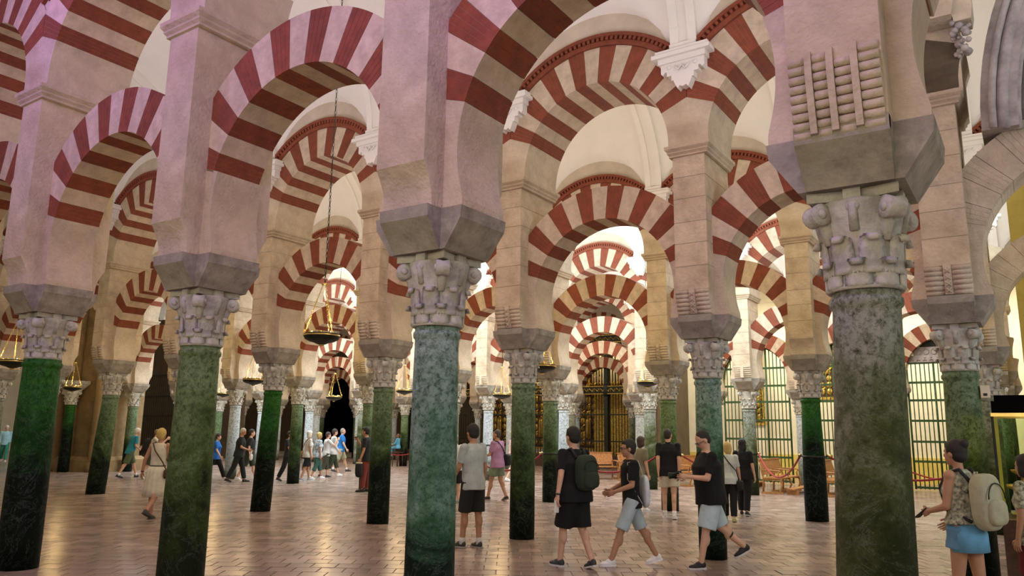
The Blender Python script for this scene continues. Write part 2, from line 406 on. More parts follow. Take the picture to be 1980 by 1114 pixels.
# wall over the upper arch (one bay) and its dentilled brick band
ZW = 10.2
def bay_wall():
    mb = MB(); n = 28; R = E2+.004; am = math.acos((L/2)/R)
    pts = [(R*math.cos(PI-am-(PI-2*am)*i/n), C2+R*math.sin(PI-am-(PI-2*am)*i/n)) for i in range(n+1)]
    for i in range(n):
        (x0, z0), (x1, z1) = pts[i], pts[i+1]
        mb.prism([(x0, z0), (x1, z1), (x1, ZW), (x0, ZW)], -.485, .485, 'y')
    return mb.mesh('wall_bay', [M['wall']])
BAYW = bay_wall()
mb = MB(); n = 34; am = math.radians(37)
def ring(r0, r1, d0, d1, n, am, mi=0):
    for k in range(n):
        u0 = am+(PI-2*am)*k/n; u1 = am+(PI-2*am)*(k+1)/n
        pts = [(r0*math.cos(u0), C2+r0*math.sin(u0)), (r0*math.cos(u1), C2+r0*math.sin(u1)), (r1*math.cos(u1), C2+r1*math.sin(u1)), (r1*math.cos(u0), C2+r1*math.sin(u0))]
        mb.prism(pts, -d1, -d0, 'y', mi); mb.prism(pts, d0, d1, 'y', mi)
ring(E2+.005, E2+.085, .47, .53, 34, am); ring(E2+.145, E2+.20, .47, .56, 34, am); ring(E2+.085, E2+.145, .47, .492, 34, am)
for k in range(44):
    u0 = am+(PI-2*am)*(k+.2)/44; u1 = am+(PI-2*am)*(k+.75)/44
    pts = [(r*math.cos(u), C2+r*math.sin(u)) for r, u in ((E2+.085, u0), (E2+.085, u1), (E2+.145, u1), (E2+.145, u0))]
    mb.prism(pts, -.55, -.48, 'y'); mb.prism(pts, .48, .55, 'y')
DENT = mb.mesh('dentil_band', [M['red']])

# ---------------------------------------------------------------- capital
def leafmesh(r0, z0, h, w, out, curl):
    """one upright leaf standing at angle 0, growing from (r0,z0), tip curling outwards"""
    mb = MB(); n = 9; path = []
    for i in range(n+1):
        t = i/n
        if t < .75: path.append((r0+out*.35*(t/.75)**2, z0+h*t/.75*.97, w*(1-.12*t)))
        else:
            a = (t-.75)/.25*PI*1.15; path.append((r0+out*.35+curl*(1-math.cos(a))*.75, z0+h*.97+curl*math.sin(a)*.8, w*(.9-.45*(t-.75)/.25)))
    vs = []
    for r, z, ww in path: vs += [(r+.004, -ww/2, z), (r+.022, -ww*.18, z), (r+.022, ww*.18, z), (r+.004, ww/2, z), (r-.02, 0, z-.004)]
    fs = []
    for i in range(n):
        for k in range(5): fs.append((i*5+k, i*5+(k+1) % 5, i*5+5+(k+1) % 5, i*5+5+k))
    fs += [(4, 3, 2, 1, 0), tuple(n*5+k for k in range(5))]
    mb.add(vs, fs, 0, True); return mb
def vol_mb():
    """corner scroll at angle 0: stalk rising to a rolled volute"""
    mb = MB()
    mb.tube([(.195, 0, 2.68), (.21, 0, 2.76), (.24, 0, 2.84), (.27, 0, 2.90)], [.03, .036, .042, .045], 8)
    cyl = []; r = .062
    for sgn in (-1, 1):
        pass
    mbv = MB()
    n = 16; vs = []
    for y, rr in ((-.052, .03), (-.05, .062), (-.04, r), (0, r*.9), (.04, r), (.05, .062), (.052, .03)):
        for k in range(n): a = 2*PI*k/n; vs.append((.272+rr*math.cos(a), y, 2.845+rr*math.sin(a)))
    fs = []
    for i in range(6):
        for k in range(n): fs.append((i*n+(k+1) % n, i*n+k, (i+1)*n+k, (i+1)*n+(k+1) % n))
    fs += [tuple(range(n)), tuple(6*n+k for k in range(n))[::-1]]
    mb.add(vs, fs, 0, True)
    for sgn in (-1, 1): mb.ell((.272, sgn*.052, 2.845), (.028, .016, .028), 8, 5)
    return mb
LEAF1 = leafmesh(.184, 2.43, .13, .145, .012, .030); LEAF2 = leafmesh(.190, 2.50, .19, .15, .028, .030)
VOL = vol_mb()
mb = MB(); mb.lathe([(.196, 2.42), (.204, 2.432), (.196, 2.445), (.186, 2.455), (.192, 2.6), (.204, 2.72), (.224, 2.82), (.240, 2.90), (.240, 2.915)], 32)
# concave sided abacus
ab = []
for q in range(4):
    for j in range(9):
        t = -1+2*j/8; x = t*.235; y = -.235+.04*(1-t*t)*1.0
        a = q*PI/2; ab.append((x*math.cos(a)-y*math.sin(a), x*math.sin(a)+y*math.cos(a)))
mb.prism(ab, 2.915, ZC, 'z')
BELL_MB = mb
for q in range(4):
    pass
BELL = mb.mesh('capital', [M['cap']])
L1, L2, VO = LEAF1.mesh('leaf', [M['cap']]), LEAF2.mesh('leaf', [M['cap']]), VOL.mesh('scroll', [M['cap']])
mb = MB(); mb.box(.19, .232, -.045, .045, 2.90, ZC); mb.ell((.225, 0, 2.87), (.022, .04, .035), 10, 6); mb.tube([(.20, -.0, 2.74), (.222, 0, 2.82), (.24, 0, 2.88)], [.03, .026, .022], 6); FLO = mb.mesh('rosette', [M['cap']])
# the whole capital as one mesh for the far columns
def merged():
    mb = MB(); mb.v = list(BELL_MB.v); mb.f = list(BELL_MB.f); mb.m = list(BELL_MB.m); mb.sm = list(BELL_MB.sm)
    for src, n, off in ((LEAF1, 8, 0), (LEAF2, 8, PI/8), (VOL, 4, PI/4)):
        for k in range(n):
            a = off+2*PI*k/n; ca, sa = math.cos(a), math.sin(a)
            o = len(mb.v); mb.v += [(x*ca-y*sa, x*sa+y*ca, z) for x, y, z in src.v]; mb.f += [tuple(i+o for i in f) for f in src.f]; mb.m += src.m; mb.sm += src.sm
    return mb.mesh('capital', [M['cap']])
CAPM = merged()

def shaft(r0, r1, m, lean=(0, 0)):
    mb = MB(); H = 2.42
    prof = [(r0*1.0, 0), (r0*1.01, .3), (r0*.995, .9), ((r0+r1)/2*1.005, 1.5), (r1*1.01, 2.0), (r1*.985, 2.30), (r1*.985, 2.325), (r1*1.06, 2.34), (r1*1.075, 2.36), (r1*1.06, 2.38), (r1*1.0, 2.388), (r1*1.0, H)]
    mb.lathe(prof, 40)
    mb.v = [(x+lean[0]*(H-z), y+lean[1]*(H-z), z) for x, y, z in mb.v]
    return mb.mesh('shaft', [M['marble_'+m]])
ROWN = {1: 'front', 2: 'second', 3: 'third', 4: 'fourth', 5: 'fifth', 6: 'sixth'}
# per column: colour, colour word, bottom radius, top radius, sideways lean of the foot
SPEC = {(1,0): ('dark_green', 'very dark green', .225, .205), (1,1): ('olive', 'olive grey green', .212, .187), (1,2): ('teal', 'teal green veined', .184, .172), (1,3): ('grey', 'mottled grey', .198, .178),
        (2,-3): ('sage', 'mossy green', .22, .19), (2,-1): ('dark_green', 'dark green', .198, .18), (2,0): ('sage', 'grey green', .195, .18), (2,1): ('sage', 'grey green', .197, .19), (2,2): ('teal', 'teal green', .185, .178), (2,3): ('sage', 'dark grey green', .215, .19),
        (3,2): ('dark_green', 'deep green', .22, .185), (3,1): ('olive', 'olive green', .19, .18), (3,0): ('sage', 'mossy grey', .19, .18), (3,-3): ('sage', 'grey green', .185, .175), (3,-2): ('sage', 'grey', .19, .18),
        (4,-2): ('blue_grey', 'pale blue grey', .18, .17), (4,-1): ('blue_grey', 'pale blue grey', .18, .17), (4,0): ('grey', 'mottled grey', .195, .18), (4,1): ('grey', 'brownish grey', .19, .175), (5,-1): ('blue_grey', 'pale blue grey', .185, .17), (5,1): ('blue_grey', 'white grey', .18, .17), (3,-4): ('blue_grey', 'pale blue grey', .19, .175), (4,-5): ('blue_grey', 'pale blue', .18, .17)}
RANGE = {1: (-1, 4), 2: (-5, 4), 3: (-8, 4), 4: (-8, 3), 5: (-9, 3), 6: (-9, -2)}
SKIPCOL = {(3,-7)}
def full_cap(sh, parent, near):
    if not near: return obj('capital', CAPM, parent)
    c = obj('capital', BELL, parent)
    for me, n, off in ((L1, 8, 0), (L2, 8, PI/8), (VO, 4, PI/4), (FLO, 4, 0)):
        for k in range(n): obj(me.name.split('.')[0], me, c, rot=(0, 0, off+2*PI*k/n))
    return c
VIS = {1: 0, 2: -4}   # first column of the row inside the picture
def where(r, i, lo):
    k = i-VIS.get(r, lo)
    if k < 0: return f"just beyond the left edge of the {ROWN[r]} row"
    return f"{ORD[k]} from the left in the {ROWN[r]} row of the arcade"
for r, (lo, hi) in RANGE.items():
    y = (r-1)*W; near = r <= 2 or (r == 3 and i >= -3 if False else False)
    for i in range(lo, hi+1):
        x = i*L+{(1, 1): .07, (1, 3): -.02}.get((r, i), 0); near = r <= 2 or (r == 3 and i >= -3)
        mk, word, r0, r1 = SPEC.get((r, i), (random.choice(['sage', 'olive', 'grey']) if r == 3 else random.choice(['blue_grey', 'sage', 'grey', 'blue_grey']), 'marble', .185, .175))
        if word == 'marble': word = {'sage': 'grey green', 'olive': 'olive', 'grey': 'mottled grey', 'blue_grey': 'pale blue grey', 'teal': 'teal', 'dark_green': 'dark green'}[mk]
        if (r, i) not in SKIPCOL:
            c = thing('marble_column', f"{word} marble column, {where(r, i, lo)}", 'column', (x, y, 0), 0, f'marble columns of the {ROWN[r]} row')
            lean = (0, 0)
            if (r, i) == (2, -3): lean = (-.10, 0)
            if (r, i) == (2, -1): lean = (-.06, 0)
            if (r, i) == (1, 0): lean = (.0, 0)
            if (r, i) == (1, 3): lean = (-.03, 0)
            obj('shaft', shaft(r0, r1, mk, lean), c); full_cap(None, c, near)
        p = thing('stone_pier', f"stone pier above its column, {where(r, i, lo)}".replace(' of the arcade', ''), 'pier', (x, y, 0), 0, f'piers of the {ROWN[r]} row')
        obj('impost_block', IMPOST, p); (obj('pier_shaft', BODY, p) if r == 1 or r > 4 else [obj('pier_shaft', BRACKET, p)]+[obj('ashlar_block', b_, p) for b_ in BLOCKS]); obj('springer', SPR, p); obj('moulding', MOULD, p); obj('upper_springer', USPR, p)
        if (r, i) == (1, 3): obj('roll_corbel', CORBN, p)['label'] = 'broken roll corbel with three upright ribs'
        elif (r, i) in ((1, 0), (1, 1), (1, 2), (3, 2)): pass
        elif near:
            cb = obj('roll_corbel', BAND, p)
            for me in ROLLS: obj('roll', me, cb)
        elif r <= 5: obj('roll_corbel', CORB, p)
    for i in range(lo, hi):
        x = (i+.5)*L; pl = (r, i) in ((2, 3), (3, 3), (1, 3))
        w = f"{ORD[i-lo]} from the left in the {ROWN[r]} row"
        for nm, lab, me, core in (('horseshoe_arch', 'lower horseshoe arch', VLP if pl else VL, CL), ('round_arch', 'upper round arch', VUP if pl else VU, CU)):
            if nm == 'round_arch' and (r, i) in ((2, 3),): continue
            a = thing(nm, f"{lab} of {'plain stone' if pl else 'red and cream'} voussoirs, {w}", 'arch', (x, y, 0), 0, f"{lab}es of the {ROWN[r]} row")
            obj('joint_mortar', core, a)
            for k, v in enumerate(me): obj('voussoir', v, a)
        if (r, i) != (2, 3):
            wb = struct(obj('wall_arcade', BAYW, None, (x, y, 0)))
            if r <= 5: obj('dentil_band', DENT, wb)

# ---------------------------------------------------------------- vaults
def vault(ylo, x0, x1, name):
    mb = MB(); hw = W/2-.485; ZS = 7.25; nx = 16; ny = 26; ys = [-hw*math.cos(PI*j/ny) for j in range(ny+1)]
    nb = x1-x0; X = []
    for b in range(nb):
        for k in range(nx): X.append((b, k/nx))
    X.append((nb, 0.0))
    def z(t, y):
        d = hw-abs(y); bz = ZS+2.45*math.sqrt(max(0, 1-(abs(y)/hw)**2))
        u = (t-.5)*L; s = 1-(u/1.28)**2
        lz = ZS+.98*math.sqrt(s)+.55*d*min(1, s*1.5) if s > 0 else ZS
        return max(bz, lz)
    vs = []
    for b, t in X:
        for y in ys: vs.append(((x0+b+t)*L, y, z(t, y)))
    n1 = ny+1; fs = [(i*n1+j, i*n1+j+1, (i+1)*n1+j+1, (i+1)*n1+j) for i in range(len(X)-1) for j in range(ny)]
    # a second skin above closes the web
    mb.add(vs, fs, 0, True)
    o = build(mb, name, [M['white']], None, (0, ylo+W/2, 0)); struct(o)
    # transverse bands with a sunk panel
    for i in range(x0, x1+1):
        m2 = MB(); n = 22; 
        def P(a, off): return (-(hw-off)*math.cos(a), ZS+(2.45-off)*math.sin(a))
        for (xa, xb, off) in ((-.2, -.07, .09), (.07, .2, .09), (-.07, .07, .055)):
            pts = [P(PI*k/n, off) for k in range(n+1)]; pt2 = [P(PI*k/n, -.03) for k in range(n+1)]
            for k in range(n): m2.prism([pts[k], pts[k+1], pt2[k+1], pt2[k]], xa, xb, 'x', 0)
        build(m2, 'transverse_band', [M['white']], o, (i*L, 0, 0))
    return o
vault(-W, 0, 5, 'ceiling'); vault(0, -3, 5, 'ceiling'); vault(W, -7, 5, 'ceiling'); vault(2*W, -9, 4, 'ceiling'); vault(3*W, -10, 4, 'ceiling'); vault(4*W, -10, -1, 'ceiling')
# pendant brackets under the vault springings
def bracket():
    mb = MB()
    # ledge mouldings
    for (w, d, z0, z1) in ((.20, .13, 7.20, 7.30), (.40, .20, 7.13, 7.20), (.44, .25, 7.07, 7.13), (.36, .19, 6.99, 7.07)):
        mb.frustum(w, d/2, z0, w, d/2, z1, 0, -d/2)
    # scalloped apron: five hanging lobes, stepped
    pts = [(-.33, 7.0), (.33, 7.0), (.33, 6.86), (.30, 6.83), (.27, 6.87), (.24, 6.87), (.24, 6.80), (.17, 6.80), (.17, 6.72), (.14, 6.72), (.12, 6.66), (.08, 6.58), (.05, 6.62), (0, 6.60), (-.05, 6.62), (-.08, 6.58), (-.12, 6.66), (-.14, 6.72), (-.17, 6.72), (-.17, 6.80), (-.24, 6.80), (-.24, 6.87), (-.27, 6.87), (-.30, 6.83), (-.33, 6.86)]
    # apron split in convex strips
    xs = sorted(set(p[0] for p in pts)); low = [(-.33,6.86),(-.30,6.83),(-.27,6.87),(-.24,6.87),(-.239,6.80),(-.17,6.80),(-.169,6.72),(-.14,6.72),(-.12,6.66),(-.08,6.58),(-.05,6.62),(0,6.60),(.05,6.62),(.08,6.58),(.12,6.66),(.14,6.72),(.169,6.72),(.17,6.80),(.239,6.80),(.24,6.87),(.27,6.87),(.30,6.83),(.33,6.86)]
    for (xa, za), (xb, zb) in zip(low, low[1:]): mb.prism([(xa, za), (xb, zb), (xb, 7.0), (xa, 7.0)], -.15, 0, 'y')
    mb.tube([(-.11, -.17, 6.93), (-.05, -.17, 6.86), (.0, -.17, 6.93), (.05, -.17, 6.86), (.11, -.17, 6.93)], .018, 6)
    for sx in (-.2, .2): mb.ell((sx, -.15, 6.93), (.035, .035, .035), 8, 6)
    return mb.mesh('vault_bracket', [M['white']])
BRK = bracket()
for r in range(1, 6):
    lo, hi = RANGE[r]
    for i in range(lo, hi+1):
        for sgn, vis in ((-1, r > 1), (1, False)):
            if not vis: continue
            if (r, i) in ((2, 3), (2, 4)): continue
            o = obj('vault_bracket', BRK, None, (i*L, (r-1)*W-.487, 0))
            tag(o, f"white scalloped vault bracket hanging on the upper wall, {ORD[i-lo]} from the left, {ROWN[r]} row", 'bracket', f'vault brackets of the {ROWN[r]} row')

# ---------------------------------------------------------------- floor
mb = MB(); mb.box(-60, 24, -14, 60, -.2, -.012); fl = struct(build(mb, 'floor', [M['floor']]))
# clay pavers laid in shifted courses; near ones single, the rest joined
PX, PY = .30, .30
def paver_mesh():
    mb = MB(); x, y = PX-.012, PY-.012
    mb.frustum(x/2, y/2, -.02, x/2-.002, y/2-.002, 0); return mb.mesh('paver', [M['paver']])
PV = paver_mesh()
camx, camy = 10.007, -4.604; fdx, fdy = -math.sin(.5942), math.cos(.5942)
cells = []
a = math.radians(34)   # courses run across the line of sight
ca, sa = math.cos(a), math.sin(a)
for i in range(-125, 125):
    for j in range(15, 170):
        lx = (i+(.5 if j % 2 else 0))*PX; ly = j*PY
        x = camx+lx*ca-ly*sa; y = camy+lx*sa+ly*ca
        d = ly
        if d < 5 or d > 50 or abs(lx) > d*.72+.5: continue
        cells.append((d, x, y))
cells.sort(); random.seed(3)
for d, x, y in cells[:300]:
    if d < 7.0 and False: continue
near_cells = [c for c in cells if c[0] > 8.2][:300]; nset = set(near_cells)
for d, x, y in near_cells:
    o = obj('paver', PV, fl, (x, y, random.uniform(-.002, .002)), (random.uniform(-.006, .006), random.uniform(-.006, .006), a))
mb = MB()
for c in cells:
    if c in nset: continue
    d, x, y = c; hx, hy = PX/2-.006, PY/2-.006; dz = [random.uniform(-.003, .002) for _ in range(4)]
    cs = [(-hx,-hy),(hx,-hy),(hx,hy),(-hx,hy)]
    vs = [(x+p*ca-q*sa, y+p*sa+q*ca, dz[k]) for k, (p, q) in enumerate(cs)]+[(x+p*ca-q*sa, y+p*sa+q*ca, -.02) for p, q in cs]
    mb.add(vs, [(0,1,2,3),(0,4,5,1),(1,5,6,2),(2,6,7,3),(3,7,4,0)])
o = build(mb, 'paver', [M['paver_many']], fl); o['kind'] = 'stuff'

# ---------------------------------------------------------------- outer walls
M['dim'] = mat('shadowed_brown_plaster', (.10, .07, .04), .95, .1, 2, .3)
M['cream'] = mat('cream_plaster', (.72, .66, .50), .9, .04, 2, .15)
M['ochre'] = mat('ochre_plaster', (.66, .52, .12), .9, .08, 2, .2)
M['brown'] = mat('brown_pier_stone', (.25, .17, .075), .9, .12, 3, .5, 25)
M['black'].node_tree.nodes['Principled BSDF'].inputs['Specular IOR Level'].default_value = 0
def wallbox(name, x0, x1, y0, y1, z0, z1, m):
    mb = MB(); mb.box(x0, x1, y0, y1, z0, z1); return struct(build(mb, name, [M[m]]))
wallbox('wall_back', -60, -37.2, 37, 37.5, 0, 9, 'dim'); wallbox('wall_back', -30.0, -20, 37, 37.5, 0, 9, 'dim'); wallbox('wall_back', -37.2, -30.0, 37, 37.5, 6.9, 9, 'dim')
wallbox('wall_left', -46.5, -46, -12, 37, 0, 9, 'cream')
o = wallbox('doorway_darkness_1', -37.2, -30.0, 39.2, 39.5, 0, 7, 'black')  # black sheet behind the opening, its darkness painted in, not a door leaf
for a, b in ((-37.2, -37.1), (-30.1, -30.0)): wallbox('trim_1', a, b, 37.0, 39.2, 0, 6.9, 'black')  # opening sides in the same painted darkness
# chapel room behind the right hand grilles
wallbox('wall_chapel', -2.6, 22, 28.0, 28.3, 0, 7.2, 'cream'); wallbox('ceiling_chapel', -2.6, 22, 24.6, 28.3, 7.2, 7.4, 'white')
wallbox('trim_2', -2.55, 21.9, 27.9, 28.0, 0, .95, 'ochre')
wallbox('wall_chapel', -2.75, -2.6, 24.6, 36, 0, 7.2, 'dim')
wallbox('wall_right', 9.9, 24, 13.4, 13.8, 0, 9, 'ochre'); wallbox('wall_right', 20, 20.4, -10, 13.4, 0, 9, 'ochre')
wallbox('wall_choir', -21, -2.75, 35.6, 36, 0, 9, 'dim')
area('chapel_light', (5, 25.6, 6.6), (5, 27.6, 1.5), 14, .5, 800, (1, .93, .72))
area('altar_glow', (-11, 31.0, 6.9), (-11, 33.2, 3.0), 13, .5, 230, (1, .74, .32))

# ---------------------------------------------------------------- chapel grilles in the fifth row
def arch_top(x):        # height of the lower arch soffit at offset x from its centre
    return C1+math.sqrt(max(0, R1*R1-x*x))
BAR = None
def bar(h, r=.013, m='green_iron'):
    mb = MB(); mb.tube([(0, 0, .04), (0, 0, h)], r, 6); return mb.mesh('bar', [M[m]])
gl = {0: 'left', 1: 'middle', 2: 'right'}
for i in range(0, 3):
    cx, y = (i+.5)*L, 24.0
    g = thing('iron_grille', ['green iron grille of a bright chapel, just right of the man in a black polo', 'green iron chapel grille behind the two wooden benches', 'green iron chapel grille with carved stone lintel behind the backpack wearer'][i], 'grille', (cx, y, 0), 0, 'iron grilles across the chapel arches')
    hw = 1.19
    for k in range(19):
        x = -hw+.01+2*(hw-.01)*k/18
        h = min(arch_top(x), 4.15 if i == 2 else 9)-.02
        thick = k in (0, 6, 12, 18)
        obj('bar', bar(h if abs(x) < 1.15 else 3.9,   .034 if thick else .018), g, (x, 0, 0))
    for z in (.10, .92, 1.55, 2.22, 2.88, 3.46, 4.10):
        w = math.sqrt(max(0, R1*R1-(z-C1)**2)) if z > C1 else 1.19
        mb = MB(); mb.box(-w, w, -.022, .022, z-.036, z+.036); obj('rail', mb.mesh('rail', [M['green_iron']]), g)
    if i < 2:
        mb = MB(); mb.tube([(1.165*math.cos(a), 0, C1+1.165*math.sin(a)) for a in [PI*k/24 for k in range(25)]], .028, 6); obj('arch_frame', mb.mesh('arch_frame', [M['green_iron']]), g)
        mb = MB(); mb.box(-.05, .05, -.07, -.02, 1.38, 1.66); obj('lock', mb.mesh('lock', [M['dark_iron']]), g, (-.25, 0, 0))
    else:
        mb = MB(); mb.box(-1.15, 1.15, -.05, .05, 4.12, 4.34)
        for k in range(12):
            x = -1.05+.19*k; mb.tube([(x, -.06, 4.17), (x+.05, -.075, 4.23), (x+.1, -.06, 4.17)], .016, 5); mb.ell((x+.05, -.055, 4.28), (.03, .02, .03), 8, 5)
        obj('carved_lintel', mb.mesh('carved_lintel', [M['rib']]), g)
        mb = MB(); mb.box(-.95, .95, -.03, .03, 4.34, 4.62)
        for k in range(8):
            x = -.8+.23*k; mb.tube([(x+.09*math.cos(t), -.04, 4.47+.09*math.sin(t)) for t in [j*.7 for j in range(10)]], .018, 5)
        obj('scroll_crest', mb.mesh('scroll_crest', [M['rib']]), g)
        mb = MB(); mb.box(-.75, .75, .0, .03, 4.62, 4.88); obj('crest_backing', mb.mesh('crest_backing', [M['dark_iron']]), g)
# pilasters carrying the arches at the chapel front stand against the white columns
def relief(mb, x0, x1, z0, z1, y, nx, nz, r, mi=0, seed=1):
    rd = random.Random(seed)
    for a in range(nx):
        for b in range(nz):
            x = x0+(a+.5)*(x1-x0)/nx; z = z0+(b+.5)*(z1-z0)/nz
            s = rd.uniform(.6, 1.15)
            mb.ell((x, y, z), (r*s, r*.6, r*s*1.2), 7, 5, mi)
            if rd.random() < .5: mb.tube([(x-r, y, z-r), (x, y-r*.6, z+r*.4), (x+r*.9, y, z+r*1.3)], r*.28, 5, mi)
def retable(name, lab, cx, y, w, z0, z1, nx, nz, seed, grp=None):
    t = thing(name, lab, 'altarpiece', (cx, y, 0), 0, grp)
    mb = MB(); mb.box(-w/2-.05, w/2+.05, -.1, .12, 0, z0-.1); obj('altar_base', mb.mesh('altar_base', [M['cream']]), t)
    mb = MB(); mb.box(-w/2, w/2, 0, .12, z0, z1); obj('panel', mb.mesh('panel', [M['darkwood']]), t)
    mb = MB(); relief(mb, -w/2+.05, w/2-.05, z0+.1, z1-.1, -.02, nx, nz, w/nx*.42, 0, seed); obj('gilded_relief', mb.mesh('gilded_relief', [M['gold']]), t)
    for s in (-1, 1):
        mb = MB(); mb.lathe([(.07, z0), (.09, z0+.1), (.055, z0+.2), (.06, (z0+z1)/2), (.05, z1-.25), (.08, z1-.1), (.09, z1)], 10, (s*(w/2+.04), -.08)); obj('spiral_column', mb.mesh('spiral_column', [M['gold']]), t)
    mb = MB(); mb.box(-w/2-.15, w/2+.15, -.2, .12, z1, z1+.12); mb.box(-w/2-.12, w/2+.12, -.15, .12, z0-.1, z0); obj('cornice', mb.mesh('cornice', [M['gold']]), t)
    return t
retable('altarpiece', 'tall narrow gilded altarpiece behind the green grille, above the left bench', .35, 27.7, .75, 2.2, 5.7, 3, 13, 5)
retable('altarpiece', 'gilded altarpiece behind the grille, right of the deep green column', 3.35, 27.7, .9, 3.2, 5.7, 3, 9, 9)
# ---------------------------------------------------------------- choir screen
cs = thing('choir_screen', 'tall dark iron and gold choir screen closing the aisle in the centre', 'screen', (-12, 30, 0))
for z0, z1, d, m, nm in ((0, .55, .22, 'darkwood', 'base_wall'), (.55, .64, .26, 'darkwood', 'base_cap'), (3.62, 3.98, .13, 'dark_iron', 'middle_frieze'), (6.15, 6.55, .15, 'dark_iron', 'top_frieze')):
    mb = MB(); mb.box(-9, 9.2, -d, d, z0, z1); obj(nm, mb.mesh(nm, [M[m]]), cs)
for z, nm in ((3.8, 'frieze_scrolls'), (6.35, 'crest_scrolls')):
    mb = MB()
    for k in range(60):
        x = -8.85+.3*k; mb.tube([(x, -.15, z-.09), (x+.07, -.17, z+.08), (x+.15, -.15, z), (x+.22, -.17, z-.08), (x+.28, -.15, z+.07)], .018, 5)
    mb.box(-9, 9.2, -.16, -.13, z+.17, z+.2); mb.box(-9, 9.2, -.16, -.13, z-.2, z-.17)
    obj(nm, mb.mesh(nm, [M['gold']]), cs)
mb = MB(); mb.tube([(0, 0, .6), (0, 0, 1.0), (0, 0, 1.05), (0, 0, 1.1), (0, 0, 3.65)], [.023, .023, .036, .023, .023], 5); b1 = mb.mesh('bar', [M['dark_iron']])
mb = MB(); mb.tube([(0, 0, 3.95), (0, 0, 6.2)], .02, 5); b2 = mb.mesh('bar', [M['dark_iron']])
for k in range(117):
    x = -8.9+.155*k; obj('bar', b1, cs, (x, 0, 0)); obj('bar', b2, cs, (x, 0, 0))
mb = MB(); mb.box(-.10, .10, -.12, .12, .6, 6.9); mb.lathe([(.16, 3.5), (.2, 3.6), (.2, 4.0), (.14, 4.1)], 10); mb.lathe([(.14, 6.5), (.18, 6.6), (.1, 6.8), (.12, 7.0), (.0, 7.3)], 10); ps = mb.mesh('post', [M['dark_iron']])
for x in (-8.5, -6.0, -3.5, -1.0, 1.6, 4.4, 7.0, 9.0): obj('post', ps, cs, (x, 0, 0))
for z in (1.3, 2.6): mb = MB(); mb.box(-9, 9.2, -.03, .03, z-.03, z+.03); obj('rail', mb.mesh('rail', [M['dark_iron']]), cs)
# gilded work behind the screen, lit by its own warm lamps
for k, (cx, w, z0, z1, lab) in enumerate(((-6.9, 2.9, 1.0, 7.6, 'great gilded altarpiece behind the choir screen, framed by the nested arches'), (-10.4, 2.3, .9, 6.4, 'gilded altarpiece behind the screen, above the man with the backpack'), (-13.4, 2.3, .9, 6.2, 'gilded altarpiece behind the screen, between the second and third row columns'), (-16.3, 2.2, .9, 6.2, 'gilded altarpiece behind the screen, right of the nearest central column'), (-4.4, 1.3, 1.0, 6.0, 'slim gilded altarpiece at the right end of the choir screen'))):
    t = retable('altarpiece', lab, cx, 33.0, w, z0, z1, max(4, int(w*3)), int((z1-z0)*2.6), 20+k)
    mb = MB()
    for s in range(2):
        for q in range(int(w/.9)):
            x = -w/2+.5+q*.9; z = z0+.9+s*2.3
            mb.lathe([(.16, z-.35), (.15, z), (.12, z+.3), (.14, z+.5), (.09, z+.62)], 10, (x, -.2)); mb.ell((x, -.2, z+.72), (.08, .08, .1), 8, 6)
    obj('statue', mb.mesh('statue', [M['gold']]), t)
# organ pipes rising in the upper tier
op = thing('organ', 'rank of pale organ pipes behind the upper tier of the choir screen', 'organ', (-7.3, 31.6, 0))
for k in range(26):
    mb = MB(); h = 5.6+.25*math.sin(k*.8); mb.lathe([(.02, 4.15), (.05, 4.3), (.05, h)], 8); obj('pipe', mb.mesh('pipe', [M['white']]), op, (-1.9+.15*k, 0, 0))
mb = MB(); mb.box(-2.1, 2.1, -.1, .3, 4.0, 4.15); mb.box(-1.9, 1.9, .1, .3, 0, 4.0); relief(mb, -2.1, 2.1, 4.0, 4.4, -.15, 16, 1, .09, 0, 3); obj('case', mb.mesh('case', [M['gold']]), op)

# ---------------------------------------------------------------- clustered cathedral pier and grille at the left
cp = thing('clustered_pier', 'tall brown clustered pier with engaged pilasters at the left', 'pier', (-20.0, 11.6, 0), math.radians(20))
mb = MB(); mb.box(-1.3, .95, -.9, 1.1, 0, 9.0); obj('pier_core', mb.mesh('pier_core', [M['brown']]), cp)
for x, y in ((-1.0, -1.0), (-.45, -1.05), (.72, -1.0)):
    mb = MB(); mb.lathe([(.27, 0), (.27, .22), (.24, .3), (.20, .38), (.19, .5), (.185, 4.5), (.185, 9.0)], 16, (x, y)); obj('half_column', mb.mesh('half_column', [M['brown']]), cp)
mb = MB(); mb.frustum(1.35, 1.25, 0, 1.35, 1.25, .42, -.18, .05); mb.frustum(1.35, 1.25, .42, 1.2, 1.1, .55, -.18, .05); obj('plinth', mb.mesh('plinth', [M['brown']]), cp)
dc = thing('marble_column', 'very dark slim column against the brown clustered pier', 'column', (-19.55, 10.15, 0))
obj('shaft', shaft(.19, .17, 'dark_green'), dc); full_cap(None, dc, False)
mb = MB(); mb.frustum(.25, .25, ZC, .42, .42, 3.2); mb.box(-.42, .42, -.42, .42, 3.2, 3.3); obj('impost_block', mb.mesh('impost_block', [M['cyma']]), dc)
gg = thing('iron_grille', 'dark iron grille in the gloom behind the woman in the cream dress', 'grille', (-33, 21, 0))
for k in range(52):
    mb = MB() if k == 0 else mb
    if k == 0: mb.tube([(0, 0, 0), (0, 0, 4.6)], .018, 5); gb = mb.mesh('bar', [M['dark_iron']])
    obj('bar', gb, gg, (-5+.2*k, 0, 0))
for z in (.3, 2.3, 3.4, 4.6): mb = MB(); mb.box(-5.1, 5.4, -.035, .035, z-.04, z+.04); obj('rail', mb.mesh('rail', [M['dark_iron']]), gg)
wallbox('wall_left', -40, -27.2, 23.3, 23.6, 0, 9, 'dim')

